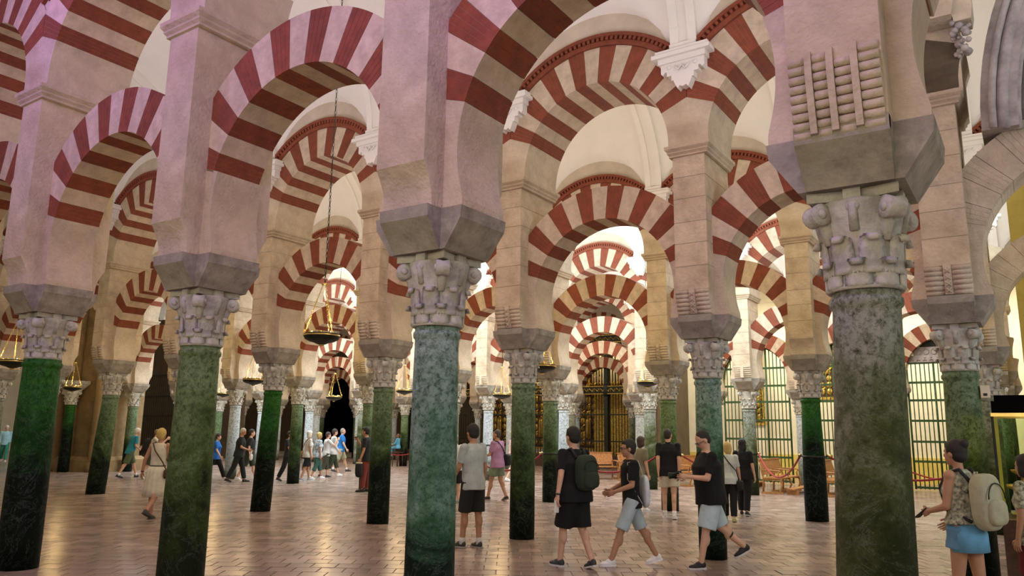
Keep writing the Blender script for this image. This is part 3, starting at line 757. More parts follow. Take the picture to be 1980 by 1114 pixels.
# ---------------------------------------------------------------- gothic rib arch and broken corbels above the right pier of the second row
ga = thing('gothic_arch', 'moulded grey gothic rib arch rising at the upper right edge', 'arch', (9.3, 6, 0))
def arc(r, cx=4.1, cz=5.2, a0=PI, a1=PI*.42, n=26): return [(cx+r*math.cos(a0+(a1-a0)*k/n), cz+r*1.15*math.sin(a0+(a1-a0)*k/n)) for k in range(n+1)]
for r, y, rad in ((3.40, -.42, .075), (3.27, -.30, .055), (3.16, -.16, .07), (3.06, 0, .05), (2.97, .14, .07), (3.5, -.5, .04)):
    mb = MB(); mb.tube([(x, y, z) for x, z in arc(r)], rad, 8); obj('rib', mb.mesh('rib', [M['rib']]), ga)
mb = MB(); A_, B_ = arc(3.25), arc(3.62)
for k in range(26): mb.prism([A_[k], A_[k+1], B_[k+1], B_[k]], -.45, .40, 'y')
obj('rib_backing', mb.mesh('rib_backing', [M['rib']]), ga)
mb = MB(); B_, C_ = arc(3.75), arc(4.05, cx=4.15)
for k in range(8, 26): mb.prism([B_[k], B_[k+1], C_[k+1], C_[k]], -.55, .2, 'y')
obj('outer_moulding', mb.mesh('outer_moulding', [M['plaster']]), ga)
bc = thing('broken_corbel', 'broken projecting stone corbel blocks high on the right pier', 'corbel', (9.3, 5.5, 0))
for (x0, x1, y0, y1, z0, z1) in ((-.36, -.05, -.26, .0, 6.62, 6.95), (-.02, .34, -.42, .0, 6.55, 7.02), (.30, .52, -.30, .1, 6.5, 6.95)):
    mb = MB(); mb.frustum((x1-x0)/2*.8, (y1-y0)/2*.8, z0, (x1-x0)/2, (y1-y0)/2, z0+.14, (x0+x1)/2, (y0+y1)/2); mb.box(x0, x1, y0, y1, z0+.14, z1); obj('corbel_block', mb.mesh('corbel_block', [M['plaster']]), bc)
mb = MB(); random.seed(5)
for k in range(90): mb.ell((random.uniform(.3, .47), random.uniform(-.26, -.02), random.uniform(6.15, 6.95)), (random.uniform(.02, .05),)*3, 5, 4)
obj('eroded_carving', mb.mesh('eroded_carving', [M['rib']]), bc)
mb = MB(); mb.box(-.34, .34, -HD2, HD2, 5.75, ZW); us = struct(build(mb, 'wall_arcade', [M['plaster']], None, (9.3, 6, 0)))

# ---------------------------------------------------------------- hanging oil-lamp bowls
M['glow'] = mat('lamp_rim_light', (1, .9, .7), .5, 0, 1, 0, emit=(1, .88, .62), estr=2.2)
def lamp_parts():
    mb = MB(); mb.lathe([(.0, -.10), (.07, -.098), (.12, -.075), (.20, -.055), (.265, -.02), (.283, .02), (.285, .06), (.275, .07), (.262, .05), (.20, 0), (.0, -.01)], 36); bowl = mb.mesh('bowl', [M['dark_iron']])
    mb = MB(); mb.lathe([(.286, .026), (.290, .029), (.290, .044), (.286, .047)], 36, cap=False); rim = mb.mesh('rim_band', [M['brass']])
    mb = MB(); mb.lathe([(.0, -.135), (.03, -.13), (.045, -.115), (.04, -.1), (.02, -.095)], 14); knob = mb.mesh('bottom_knob', [M['brass']])
    mb = MB(); mb.lathe([(.262, .052), (.266, .062), (.258, .064), (.250, .054)], 24, cap=False); glow = mb.mesh('light_ring', [M['glow']])
    mb = MB(); mb.lathe([(.0, .86), (.05, .865), (.055, .88), (.02, .895), (.0, .90)], 12); disc = mb.mesh('ceiling_boss', [M['brass']])
    chains = []
    for k in range(3):
        a = .5+k*2*PI/3; mb = MB(); p0 = Vector((.275*math.cos(a), .275*math.sin(a), .07)); p1 = Vector((0.03*math.cos(a), .03*math.sin(a), .86)); n = 17
        for j in range(n):
            c = p0.lerp(p1, (j+.5)/n); d = (p1-p0).normalized(); s = d.orthogonal().normalized(); t = d.cross(s)
            if j % 2: s, t = t, s
            mb.tube([c+d*.031*math.cos(q)+s*.011*math.sin(q) for q in [2*PI*w/8 for w in range(8)]], .0038, 4, closed=True)
        mb.tube([p0+Vector((0, 0, -.02)), p0+Vector((.02*math.cos(a), .02*math.sin(a), .03)), p0+Vector((0, 0, .06))], .007, 5)
        chains.append(mb.mesh('chain', [M['brass']]))
    cups = MB()
    for k in range(6):
        a = k*PI/3; cups.lathe([(.02, .045), (.03, .055), (.034, .095), (.03, .095), (.0, .06)], 8, (.2*math.cos(a), .2*math.sin(a)))
    return bowl, rim, knob, glow, disc, chains, cups.mesh('oil_cup', [M['brass']])
LP = lamp_parts(); LAMPW = 36
def lamp(label, x, y, z, top, sc=1.0):
    t = thing('hanging_lamp', label, 'lamp', (x, y, z), random.uniform(0, 2), 'bowl lamps hanging from the vaults'); t.scale = (sc, sc, sc)
    for nm, me in zip(('bowl', 'rim_band', 'bottom_knob', 'light_ring', 'ceiling_boss'), LP[:5]): obj(nm if nm != 'ceiling_boss' else 'chain_collar', me, t)
    for c in LP[5]: obj('chain', c, t)
    obj('oil_cup', LP[6], t)
    h = (top-z)/sc; mb = MB(); zz = .90; j = 0
    while zz < h:
        s = Vector((1, 0, 0)) if j % 2 else Vector((0, 1, 0)); ln = .075 if j % 4 else .03
        mb.tube([Vector((0, 0, zz+ln/2))+Vector((0, 0, 1))*(ln/2+.006)*math.cos(q)+s*.013*math.sin(q) for q in [2*PI*w/8 for w in range(8)]], .005, 4, closed=True)
        zz += ln-.004; j += 1
        if j > 160: mb.tube([(0, 0, zz), (0, 0, h)], .006, 4); break
    obj('long_chain', mb.mesh('long_chain', [M['dark_iron']]), t)
    point('oil_flame', (x, y, z+.16), LAMPW, (1, .66, .26), .05)
    return t
lamp('large black bowl lamp on a long chain, before the dark doorway', 1.58, 3.0, 2.93, 9.74, .9)
lamp('black bowl lamp at the far left edge, beside the very dark column', -7.8, 3.0, 2.92, 9.74)
lamp('small bowl lamp between the very dark column and the mossy column', -17.26, 9.0, 2.92, 9.74)
lamp('bowl lamp left of the dark green column, above the man in black', -7.67, 9.0, 2.92, 9.74)
lamp('tiny distant bowl lamp above the woman in the blue top', -17.3, 15.0, 3.0, 9.74)
lamp('distant bowl lamp shining against the black doorway', -10.9, 15.0, 2.78, 9.74)
lamp('distant bowl lamp left of the nearest central column', -7.54, 15.0, 2.95, 9.74)
lamp('bowl lamp half hidden right of the central grey green column', 1.6, 9.0, 2.96, 9.74)
lamp('pale distant bowl lamp left of the central grey green column', -3.56, 15.0, 2.75, 9.74)
lamp('bowl lamp hanging beside the olive green column, over the boy', 1.27, 15.0, 3.02, 9.74)
# ---------------------------------------------------------------- benches
def bench_proto(label, loc, rz, kneel=True):
    t = thing('wooden_bench', label, 'bench', loc, rz, 'wooden benches in front of the chapels')   # faces +x, length along y
    Lb = 1.1
    for y in (-Lb+.04, 0, Lb-.04):
        mb = MB()
        mb.tube([(.50, y, .0), (.46, y, .10), (.52, y, .24), (.50, y, .36), (.44, y, .43)], [.032, .028, .03, .03, .035], 6)
        mb.tube([(-.02, y, 0), (.0, y, .42), (-.06, y, .7), (-.12, y, .92)], [.03, .03, .026, .022], 6)
        mb.box(-.06, .54, y-.03, y+.03, 0, .06); mb.box(-.02, .48, y-.025, y+.025, .38, .43)
        mb.tube([(-.06, y, .66), (.2, y, .67), (.45, y, .66), (.50, y, .61)], .026, 6); mb.tube([(.44, y, .43), (.42, y, .55), (.46, y, .65)], .02, 6)
        obj('bench_end', mb.mesh('bench_end', [M['oak']]), t)
    mb = MB(); mb.box(-.02, .52, -Lb, Lb, .43, .465); obj('seat', mb.mesh('seat', [M['oak']]), t)
    for y0, y1 in ((-Lb+.05, -.02), (.02, Lb-.05)):
        mb = MB(); mb.prism([(-.03, .52), (-.13, .95), (-.105, .955), (-.005, .525)], y0, y1, 'y'); obj('back_panel', mb.mesh('back_panel', [M['oak']]), t)
    mb = MB(); mb.box(-.16, -.09, -Lb, Lb, .94, .98); obj('top_rail', mb.mesh('top_rail', [M['oak']]), t)
    if kneel:
        mb = MB(); mb.box(.66, .92, -Lb, Lb, .14, .18)
        for y in (-Lb+.1, Lb-.1): mb.box(.64, .96, y-.03, y+.03, 0, .14)
        obj('kneeler', mb.mesh('kneeler', [M['oak']]), t)
    return t
bench_proto('golden oak bench behind the rope, left of the deep green column', (3.20, 19.85, 0), 0)
bench_proto('golden oak bench half hidden behind the deep green column', (4.75, 19.95, 0), 0)
bench_proto('oak bench further back, behind the black-haired woman', (1.35, 21.0, 0), 0)
bench_proto('oak bench standing behind the boy in pale shorts', (-2.2, 22.3, 0), -.5, False)
bench_proto('oak bench behind the man with the green backpack', (-4.2, 21.6, 0), -.7, False)
bench_proto('oak bench right behind the man in a black polo', (.2, 21.2, 0), -.2, False)
# ---------------------------------------------------------------- ropes with column clamps
def clampring(x, y, z, r, label):
    t = thing('rope_clamp', label, 'clamp', (x, y, z), 0, 'iron rope clamps round the columns')
    mb = MB(); mb.lathe([(r, -.02), (r+.012, -.02), (r+.012, .02), (r, .02)], 28); obj('band', mb.mesh('band', [M['dark_iron']]), t)
    for s in (-1, 1): mb = MB(); mb.tube([(s*r, 0, 0), (s*(r+.06), 0, 0), (s*(r+.09), 0, .02)], .01, 5); obj('hook', mb.mesh('hook', [M['dark_iron']]), t)
clampring(6.2, 12, 1.25, .21, 'black iron clamp round the deep green column'); clampring(3.1, 12, 1.2, .19, 'iron clamp round the olive green column')
clampring(3.1, 18, 1.15, .19, 'iron clamp on the column behind the black-haired woman'); clampring(0, 12, 1.15, .19, 'iron clamp on the mossy grey column'); clampring(-6.2, 18, 1.2, .18, 'iron clamp on the white marble column by the man in mauve')
def rope(a, b, sag, label, r=.022):
    mb = MB(); a, b = Vector(a), Vector(b); n = 18
    mb.tube([a.lerp(b, k/n)+Vector((0, 0, -sag*4*(k/n)*(1-k/n))) for k in range(n+1)], r, 7)
    t = thing('barrier_rope', label, 'rope', (0, 0, 0), 0, 'red barrier ropes'); obj('cord', mb.mesh('cord', [M['redrope']]), t)
    for e, f in ((a, b), (b, a)):
        d = (f-e).normalized(); m2 = MB(); m2.tube([e, e+d*.10], r*1.35, 7); obj('end_cap', m2.mesh('end_cap', [M['brass']]), t)
rope((5.93, 12.05, 1.27), (3.35, 17.9, 1.17), .55, 'red rope sagging left from the deep green column past the benches')
rope((6.45, 12.05, 1.27), (9.2, 14.0, 1.2), .42, 'red rope leaving the deep green column to the right')
rope((3.35, 12.1, 1.2), (3.2, 17.8, 1.15), .35, 'red rope between the man in a black polo and the camera man')
rope((2.85, 12.05, 1.2), (.25, 12.05, 1.15), .42, 'red rope right of the boy in pale shorts')
rope((-.25, 12.05, 1.15), (-2.9, 12.5, 1.1), .45, 'red rope right of the central grey green column')
rope((-14.0, 24.0, 1.0), (-15.5, 21.8, 1.0), .45, 'red rope beside the seated child in blue')
rope((6.40, 23.8, .62), (9.08, 23.85, .72), .32, 'dark red rope before the carved lintel grille', .025)
# ---------------------------------------------------------------- glass display case with gilded liturgical pieces
M['glass'] = bpy.data.materials.new('case_glass'); M['glass'].use_nodes = True
g_ = M['glass'].node_tree.nodes['Principled BSDF']; g_.inputs['Transmission Weight'].default_value = 1; g_.inputs['Roughness'].default_value = .02; g_.inputs['IOR'].default_value = 1.1; g_.inputs['Base Color'].default_value = (.85, .95, .75, 1)
dcx, dcy = 10.38, 5.2
t = thing('display_case', 'tall black-topped glass case lit inside at the lower right edge', 'display case', (dcx, dcy, 0), 0)
mb = MB(); mb.box(-.75, .75, -.45, .45, 1.9, 2.02); mb.box(-.72, .72, -.42, .42, 2.02, 2.08); obj('case_top', mb.mesh('case_top', [M['black']]), t)
mb = MB(); mb.box(-.76, .76, -.46, .46, 1.865, 1.90); obj('brass_trim', mb.mesh('brass_trim', [M['brass']]), t)
mb = MB(); mb.box(-.75, .75, -.45, .45, 0, .85); obj('plinth', mb.mesh('plinth', [M['darkwood']]), t)
for nm, b in (('front_pane', (-.74, .74, -.44, -.432)), ('back_pane', (-.74, .74, .432, .44)), ('side_pane', (-.745, -.737, -.43, .43)), ('side_pane', (.737, .745, -.43, .43))):
    mb = MB(); mb.box(b[0], b[1], b[2], b[3], .86, 1.86); obj(nm, mb.mesh(nm, [M['glass']]), t)
for sx in (-.75, .75):
    for sy in (-.44, .44): mb = MB(); mb.box(sx-.012, sx+.012, sy-.012, sy+.012, .85, 1.87); obj('corner_post', mb.mesh('corner_post', [M['dark_iron']]), t)
def chalice(x, y, z, s, kind, lab):
    t = thing(kind, lab, kind.split('_')[-1], (x, y, z), 0, 'gilded pieces in the display case')
    mb = MB(); mb.lathe([(.0, 0), (.16*s, 0), (.16*s, .02*s), (.10*s, .05*s), (.03*s, .10*s), (.02*s, .20*s), (.05*s, .24*s), (.02*s, .28*s)], 20); obj('foot', mb.mesh('foot', [M['gold']]), t)
    mb = MB(); mb.lathe([(.02*s, .28*s), (.18*s, .34*s), (.20*s, .37*s), (.19*s, .39*s), (.03*s, .38*s), (.02*s, .50*s), (.12*s, .55*s), (.13*s, .58*s), (.02*s, .58*s), (.015*s, .70*s), (0, .74*s)], 20); obj('tiered_dish', mb.mesh('tiered_dish', [M['gold']]), t)
chalice(dcx-.35, dcy-.1, .86, 1.15, 'gilt_candlestick', 'tiered gilt candlestick glowing in the display case, left of the dark-haired visitor')
chalice(dcx+.05, dcy+.1, .86, .95, 'gilt_chalice', 'gilt chalice glowing at the right in the display case')
chalice(dcx-.55, dcy+.1, .86, .8, 'gilt_cup', 'small gilt cup near the left pane of the display case')
point('case_lamp', (dcx-.3, dcy-.2, 1.82), 40, (1, .75, .25), .04)
sb = thing('sensor_box', 'small cream sensor box on the right of the dark grey green column', 'box', (9.3+.24, 5.95, 2.18)); 
mb = MB(); mb.box(-.045, .045, -.04, .04, -.07, .07); obj('housing', mb.mesh('housing', [M['cream']]), sb); mb = MB(); mb.box(-.02, .02, -.044, -.04, -.05, -.02); obj('vent', mb.mesh('vent', [M['dark_iron']]), sb)

# ---------------------------------------------------------------- people
from mathutils import noise as mnoise
CR = lambda a: math.radians(a)
FM = {}
def fab(c, rough=.9, kind=None):
    k = (c, rough, kind)
    if k not in FM:
        if kind == 'flower': FM[k] = mat('flowered_fabric', (.60, .62, .42), rough, 0, 22, .1, 60, base2=c)
        elif kind == 'batik': FM[k] = mat('batik_fabric', (.75, .80, .82), rough, 0, 14, .1, 60, base2=c)
        else: FM[k] = mat('fabric', c, rough, .08, 6, .25, 90)
    return FM[k]
SKIN = {'light': mat('light_skin', (.60, .36, .24), .55, .05, 9, .1, 60), 'tan': mat('tanned_skin', (.42, .22, .125), .55, .05, 9, .1, 60), 'dark': mat('brown_skin', (.26, .13, .07), .55, .05, 9, .1, 60)}
M['eye'] = mat('eye_white', (.8, .8, .78), .3, 0, 5, 0); M['iris'] = mat('dark_iris', (.03, .02, .01), .3, 0, 5, 0); M['lips'] = mat('lips', (.42, .16, .12), .5, 0, 5, 0)
def remesh(mb, voxel, name, mats, smooth=3, amp=0.0, seed=0):
    me = mb.mesh(name, mats); o = bpy.data.objects.new('tmp', me); COL.objects.link(o)
    r = o.modifiers.new('r', 'REMESH'); r.mode = 'VOXEL'; r.voxel_size = voxel; r.use_smooth_shade = True
    if smooth: s = o.modifiers.new('s', 'SMOOTH'); s.factor = .5; s.iterations = smooth
    dg = bpy.context.evaluated_depsgraph_get(); out = bpy.data.meshes.new_from_object(o.evaluated_get(dg)); out.name = name
    bpy.data.objects.remove(o); bpy.data.meshes.remove(me)
    if amp:
        n = len(out.vertices); ns = [v.normal.copy() for v in out.vertices]
        for v, nn in zip(out.vertices, ns):
            p = Vector((v.co.x*9+seed*3.1, v.co.y*9, v.co.z*5+seed)); v.co += nn*(mnoise.noise(p)*amp+mnoise.noise(p*2.7)*amp*.4)
    for p in out.polygons: p.use_smooth = True
    if not out.materials:
        for m in mats: out.materials.append(m)
    return out
def loft(mb, rings, T, seg=20, pleat=0, npl=16):
    vs = []
    for z, rx, ry, yo in rings:
        for k in range(seg):
            a = 2*PI*k/seg; q = 1+(pleat*math.cos(npl*a)*(1 if rings[0][0] < rings[-1][0] else 1) if pleat else 0)
            vs.append(T @ Vector((rx*math.cos(a)*q, yo+ry*math.sin(a)*q, z)))
    fs = [(i*seg+k, i*seg+(k+1) % seg, (i+1)*seg+(k+1) % seg, (i+1)*seg+k) for i in range(len(rings)-1) for k in range(seg)]
    fs += [tuple(range(seg))[::-1], tuple((len(rings)-1)*seg+k for k in range(seg))]
    mb.add(vs, fs, 0, True)
def cap(mb, p, q, r0, r1, seg=12):
    p, q = Vector(p), Vector(q); mb.tube([p, q], [r0, r1], seg); mb.ell(p, (r0,)*3, seg, 7); mb.ell(q, (r1,)*3, seg, 7)
PEOPLE = {}
def person(key, label, x, y, face, h, legs=((12, 5), (-14, 12)), arms=((0, 8, 12, 0), (0, 8, 12, 0)), lean=2, head=(0, 0), skin='light', hair=('short', (.03, .02, .015)), top=('tee', (.5, .5, .5)), bottom=('shorts', (.1, .1, .1)), shoes=((.7, .7, .7), (.8, .8, .8)), fat=1.0, female=False, near=False, glasses=False, watch=False, tattoo=None, sock=None, group=None, sit=False):
    """legs: per side (left, right) hip swing forward, knee bend in degrees; arms: swing forward, out, elbow bend, forearm inward"""
    vx = .009 if near else .015
    wf = Vector((-.56, .83, 0)); wr = Vector((.83, .56, 0)); d = wf*math.cos(CR(face))+wr*math.sin(CR(face))
    rz = math.atan2(-d.x, d.y); sc = h/1.74
    root = thing('person', label, 'person', (x, y, 0), rz, group)
    T = Matrix.Translation((0, 0, .93)) @ Matrix.Rotation(-CR(lean), 4, 'X') @ Matrix.Translation((0, 0, -.93))
    sw = .165 if female else .185; F = fat
    tor = [(.84, .15*F, .10*F, -.01), (.93, .165*F, .115*F, -.01), (1.03, .148*F, .108*F, .0), (1.16, .152*F, .112*F, .005), (1.28, .168*F, .115*F, 0), (1.36, .165, .10, -.005), (1.42, .125, .075, -.01), (1.465, .062, .055, -.01)]
    if female: tor = [(.84, .16*F, .115*F, -.015), (.93, .168*F, .12*F, -.015), (1.04, .13*F, .095*F, 0), (1.14, .13*F, .098*F, .0), (1.25, .145*F, .118*F, .012), (1.34, .145, .095, 0), (1.41, .115, .07, -.01), (1.455, .055, .05, -.01)]
    # --- legs
    J = []; low = 9
    for s, (a, k) in zip((-1, 1), legs):
        hp = Vector((s*.09, 0, .90)); a_, b_ = CR(a), CR(a-k)
        kn = hp+Vector((s*.005, math.sin(a_), -math.cos(a_)))*.425; an = kn+Vector((0, math.sin(b_), -math.cos(b_)))*.405
        pitch = 0 if (a > -5 and k < 30) else CR(min(70, max(0, (k-a)*.55)))
        J.append((hp, kn, an, pitch)); toe = an+Vector((0, .15*math.cos(pitch), -.15*math.sin(pitch)-.075*math.cos(pitch)))
        low = min(low, an.z-.08, toe.z)
    dz = -low
    if sit: dz = .30
    D = Matrix.Translation((0, 0, dz)); T = D @ T
    J = [(p+Vector((0, 0, dz)), q+Vector((0, 0, dz)), r+Vector((0, 0, dz)), pt) for p, q, r, pt in J]
    # --- arms
    A = []
    for s, (sw_, out, el, inn) in zip((-1, 1), arms):
        sh = T @ Vector((s*sw, -.01, 1.395)); R = T.to_3x3()
        u = R @ (Matrix.Rotation(s*-CR(out), 3, 'Y') @ (Matrix.Rotation(CR(sw_), 3, 'X') @ Vector((0, 0, -1))))
        elb = sh+u*.285
        v = R @ (Matrix.Rotation(s*-CR(out*.6), 3, 'Y') @ (Matrix.Rotation(s*CR(inn), 3, 'Z') @ (Matrix.Rotation(CR(sw_+el), 3, 'X') @ Vector((0, 0, -1)))))
        wr_ = elb+v*.245; A.append((sh, elb, wr_, v.normalized(), s))
    neck = T @ Vector((0, -.012, 1.44)); HT = Matrix.Translation(T @ Vector((0, .012, 1.60))) @ Matrix.Rotation(CR(head[0]), 4, 'Z') @ Matrix.Rotation(-CR(head[1]+lean*.3), 4, 'X')
    H3 = HT.to_3x3(); hp_ = lambda v: HT @ Vector(v)
    # --- body, one surface
    mb = MB(); loft(mb, tor, T)
    cap(mb, neck, hp_((0, -.015, -.04)), .055 if not female else .046, .052 if not female else .044)
    mb.ell(hp_((0, -.006, .026)), (.076, .094, .098), 20, 14, rot=H3); mb.ell(hp_((0, .02, -.035)), (.060, .072, .078), 18, 12, rot=H3); mb.ell(hp_((0, .056, -.088)), (.030, .026, .024), 12, 8, rot=H3)
    mb.ell(hp_((0, .096, -.016)), (.013, .018, .024), 10, 7, rot=H3); mb.ell(hp_((0, .078, .026)), (.05, .016, .013), 10, 7, rot=H3)
    for s in (-1, 1): mb.ell(hp_((s*.077, -.002, -.006)), (.013, .021, .031), 10, 7, rot=H3)
    for hp0, kn, an, pt in J:
        cap(mb, hp0, kn, .088*F**.5, .056, 14); cap(mb, kn, an, .052, .037, 14); mb.ell(kn.lerp(an, .28)+Vector((0, -.016, 0)), (.05, .055, .10), 12, 9)
    for sh, el, wr_, v, s in A:
        mb.ell(sh, (.058, .055, .058), 12, 8); cap(mb, sh, el, .048*F**.3, .038, 12); cap(mb, el, wr_, .039, .026, 12)
        n_ = (T.to_3x3() @ Vector((-s, 0, 0))); n_ = (n_-v*n_.dot(v)).normalized(); w_ = v.cross(n_).normalized()
        if w_.y < 0: w_ = -w_
        Rm = Matrix((w_, n_, v)).transposed(); mb.ell(wr_+v*.05, (.042, .018, .055), 12, 8, rot=Rm)
    me = remesh(mb, vx, 'body', [SKIN[skin]], 2)
    body = obj('body', me, root)
    # fingers grow from the palm and belong to the same mesh
    fb = MB()
    for sh, el, wr_, v, s in A:
        n_ = (T.to_3x3() @ Vector((-s, 0, 0))); n_ = (n_-v*n_.dot(v)).normalized(); w_ = v.cross(n_).normalized()
        if w_.y < 0: w_ = -w_
        for f, (off, ln) in enumerate(((.030, .068), (.010, .078), (-.010, .072), (-.029, .056))):
            b = wr_+v*.075+w_*off*.9; p1 = b+v*ln*.45+w_*off*.15+n_*.008; p2 = p1+v*ln*.32+n_*.018; p3 = p2+v*ln*.15+n_*.022
            fb.tube([b-v*.02, b, p1, p2, p3], [.009, .0095, .0088, .0078, .006], 7)
        b = wr_+v*.03+w_*.03; fb.tube([b-w_*.01, b+w_*.018+v*.02+n_*.01, b+w_*.026+v*.045+n_*.02, b+w_*.024+v*.062+n_*.028], [.013, .012, .010, .007], 7)
    import bmesh
    bmm = bmesh.new(); bmm.from_mesh(me); tm = fb.mesh('t', [SKIN[skin]]); bmm.from_mesh(tm); bmm.to_mesh(me); bmm.free(); bpy.data.meshes.remove(tm)
    for p in me.polygons: p.use_smooth = True
    if near:
        eb = MB()
        for s in (-1, 1): eb.ell(hp_((s*.029, .079, .004)), (.013, .010, .008), 10, 7, rot=H3)
        obj('eyes', eb.mesh('eyes', [M['eye']]), body)
        eb = MB()
        for s in (-1, 1): eb.ell(hp_((s*.029, .087, .004)), (.005, .003, .005), 8, 5, rot=H3)
        obj('iris', eb.mesh('iris', [M['iris']]), body)
        eb = MB(); eb.ell(hp_((0, .088, -.052)), (.022, .008, .008), 10, 6, rot=H3); obj('lips', eb.mesh('lips', [M['lips']]), body)
    # --- hair
    st, hc = hair; hb = MB(); hm = fab(hc, .7)
    if st != 'bald':
        g = .006 if st == 'crop' else .014
        hb.ell(hp_((0, -.02, .040)), (.074+g, .088+g, .090+g), 20, 14, rot=H3); hb.ell(hp_((0, -.045, -.005)), (.068+g, .055+g, .075+g*.6), 16, 10, rot=H3)
        if st in ('short', 'spiky', 'bob', 'long', 'bun'): hb.ell(hp_((0, .035, .09)), (.055, .05, .035), 12, 8, rot=H3)
        if st == 'bob':
            hb.ell(hp_((0, -.05, -.06)), (.082, .055, .085), 14, 10, rot=H3)
            for s in (-1, 1): hb.ell(hp_((s*.07, -.01, -.04)), (.026, .05, .08), 12, 8, rot=H3)
        if st == 'long':
            hb.ell(hp_((0, -.06, -.08)), (.088, .055, .12), 14, 10, rot=H3); hb.ell(hp_((0, -.085, -.19)), (.075, .04, .12), 14, 10, rot=H3)
            for s in (-1, 1): hb.ell(hp_((s*.073, -.015, -.06)), (.025, .05, .10), 12, 8, rot=H3)
        if st == 'bun': hb.ell(hp_((0, -.10, .10)), (.05, .045, .045), 12, 8, rot=H3)
        # face opening is kept free by pushing the hair mass back
        hme = remesh(hb, vx, 'hair', [hm], 2, .004 if st != 'spiky' else .012, 3)
        inv = HT.inverted()
        for v in hme.vertices:
            q = inv @ v.co
            if q.y > .045 and q.z < .055: q.y = .045-(q.y-.045)*.4; v.co = HT @ q
        obj('hair', hme, root)
    if glasses:
        gb = MB()
        for s in (-1, 1):
            gb.tube([hp_((s*.031+.022*math.cos(t), .098, .004+.017*math.sin(t))) for t in [2*PI*j/12 for j in range(12)]], .003, 5, closed=True); gb.tube([hp_((s*.053, .096, .008)), hp_((s*.078, .04, .01)), hp_((s*.08, -.005, .006))], .0028, 5)
        gb.tube([hp_((-.01, .1, .006)), hp_((.01, .1, .006))], .003, 5); obj('glasses', gb.mesh('glasses', [M['dark_iron']]), root)
    # --- top
    kind, tc = top[0], top[1]; tm_ = fab(tc, .92, top[2] if len(top) > 2 else None)
    E_ = .02
    def grow(rs, e, z0=None, z1=None): return [(z, rx+e, ry+e, yo) for z, rx, ry, yo in rs if (z0 is None or z >= z0) and (z1 is None or z <= z1)]
    if kind in ('tee', 'long', 'tank', 'polo'):
        tb = MB(); hem = .80 if kind != 'tank' else .95
        body_r = [(hem, tor[1][1]+.032, tor[1][2]+.034, -.008)]+[(z, rx+E_+.006, ry+E_+.006, yo) for z, rx, ry, yo in tor if z > hem+.04 and z < 1.40]+[(1.425, .128, .085, -.01), (1.455, .075, .068, -.01)]
        loft(tb, body_r, T, 24)
        for sh, el, wr_, v, s in A:
            if kind == 'tank': continue
            dirv = (el-sh).normalized(); tb.ell(sh, (.070, .068, .066), 12, 8)
            if kind == 'long': tb.tube([sh, el, el+(wr_-el)*.93], [.068, .054, .040], 14)
            else: tb.tube([sh-dirv*.02, sh+(el-sh)*.45, sh+(el-sh)*(.78)], [.064, .060, .058], 14)
        obj('shirt', remesh(tb, vx*1.15, 'shirt', [tm_], 2, .009 if near else .006, len(PEOPLE)), root)
        if kind == 'polo':
            cb = MB(); cb.tube([T @ Vector((.062*math.cos(t), -.01+.06*math.sin(t), 1.462+.01*math.cos(t*2))) for t in [2*PI*j/16 for j in range(16)]], .013, 6, closed=True); obj('collar', cb.mesh('collar', [tm_]), root)
    if kind == 'dress':
        tb = MB(); rs = [(.43, .245, .21, 0), (.58, .228, .19, 0), (.75, .215, .175, 0), (.90, .195, .15, -.01), (1.0, .165, .125, 0)]
        loft(tb, rs, D, 64, .03, 14)
        t2 = MB(); loft(t2, [(.99, tor[2][1]+.022, tor[2][2]+.022, 0)]+[(z, rx+E_, ry+E_, yo) for z, rx, ry, yo in tor if 1.05 < z < 1.40]+[(1.425, .125, .08, -.01), (1.45, .075, .065, -.01)], T, 24)
        for s in (-1, 1): t2.ell(T @ Vector((s*.15, -.01, 1.39)), (.045, .06, .055), 12, 8)
        dr = obj('dress', remesh(t2, vx, 'dress', [tm_], 2, .004), root); obj('skirt', tb.mesh('skirt', [tm_]), dr)
        b3 = MB(); loft(b3, [(.995, .158, .122, 0), (1.02, .156, .12, 0)], D, 28); obj('belt', b3.mesh('belt', [fab((.02, .015, .01))]), dr)
    # --- bottom
    bk, bc_ = bottom
    if bk != 'none':
        bb = MB(); loft(bb, [(.80, tor[0][1]+.015, tor[0][2]+.018, -.01), (.90, tor[1][1]+.014, tor[1][2]+.014, -.01), (1.0, tor[2][1]+.012, tor[2][2]+.012, 0)], T if abs(lean) < 20 else D, 22)
        fr = {'shorts': .97, 'short': .42, 'capri': 1.45, 'pants': 1.93, 'midshorts': .72}[bk]
        for hp0, kn, an, pt in J:
            s = 1 if hp0.x > 0 else -1; wid = (.108 if bk != 'pants' else .10)*F**.5; top_ = hp0+Vector((0, 0, .02))
            if fr <= 1: bb.tube([top_, hp0.lerp(kn, fr*.5), hp0.lerp(kn, fr)], [wid, wid*.97, wid*.93 if bk == 'shorts' else wid*1.02], 16)
            else: bb.tube([top_, hp0.lerp(kn, .5), kn, kn.lerp(an, (fr-1)*.5), kn.lerp(an, fr-1)], [wid, wid*.94, .082, .078, .07 if bk == 'pants' else .082], 16)
        obj('trousers' if bk in ('pants', 'capri') else 'shorts', remesh(bb, vx*1.15, bk, [fab(bc_)], 2, .008 if near else .005, 5+len(PEOPLE)), root)
    # --- shoes
    for hp0, kn, an, pt in J:
        P_ = Matrix.Translation(an) @ Matrix.Rotation(-pt, 4, 'X'); s = 1 if hp0.x > 0 else -1
        P_ = P_ @ Matrix.Rotation(-s*CR(8), 4, 'Z')
        sb_ = MB(); R3 = P_.to_3x3()
        sb_.ell(P_ @ Vector((0, .075, -.048)), (.044, .105, .032), 14, 9, rot=R3); sb_.ell(P_ @ Vector((0, -.01, -.03)), (.040, .055, .052), 14, 9, rot=R3); sb_.ell(P_ @ Vector((0, .035, -.028)), (.036, .06, .04), 12, 8, rot=R3)
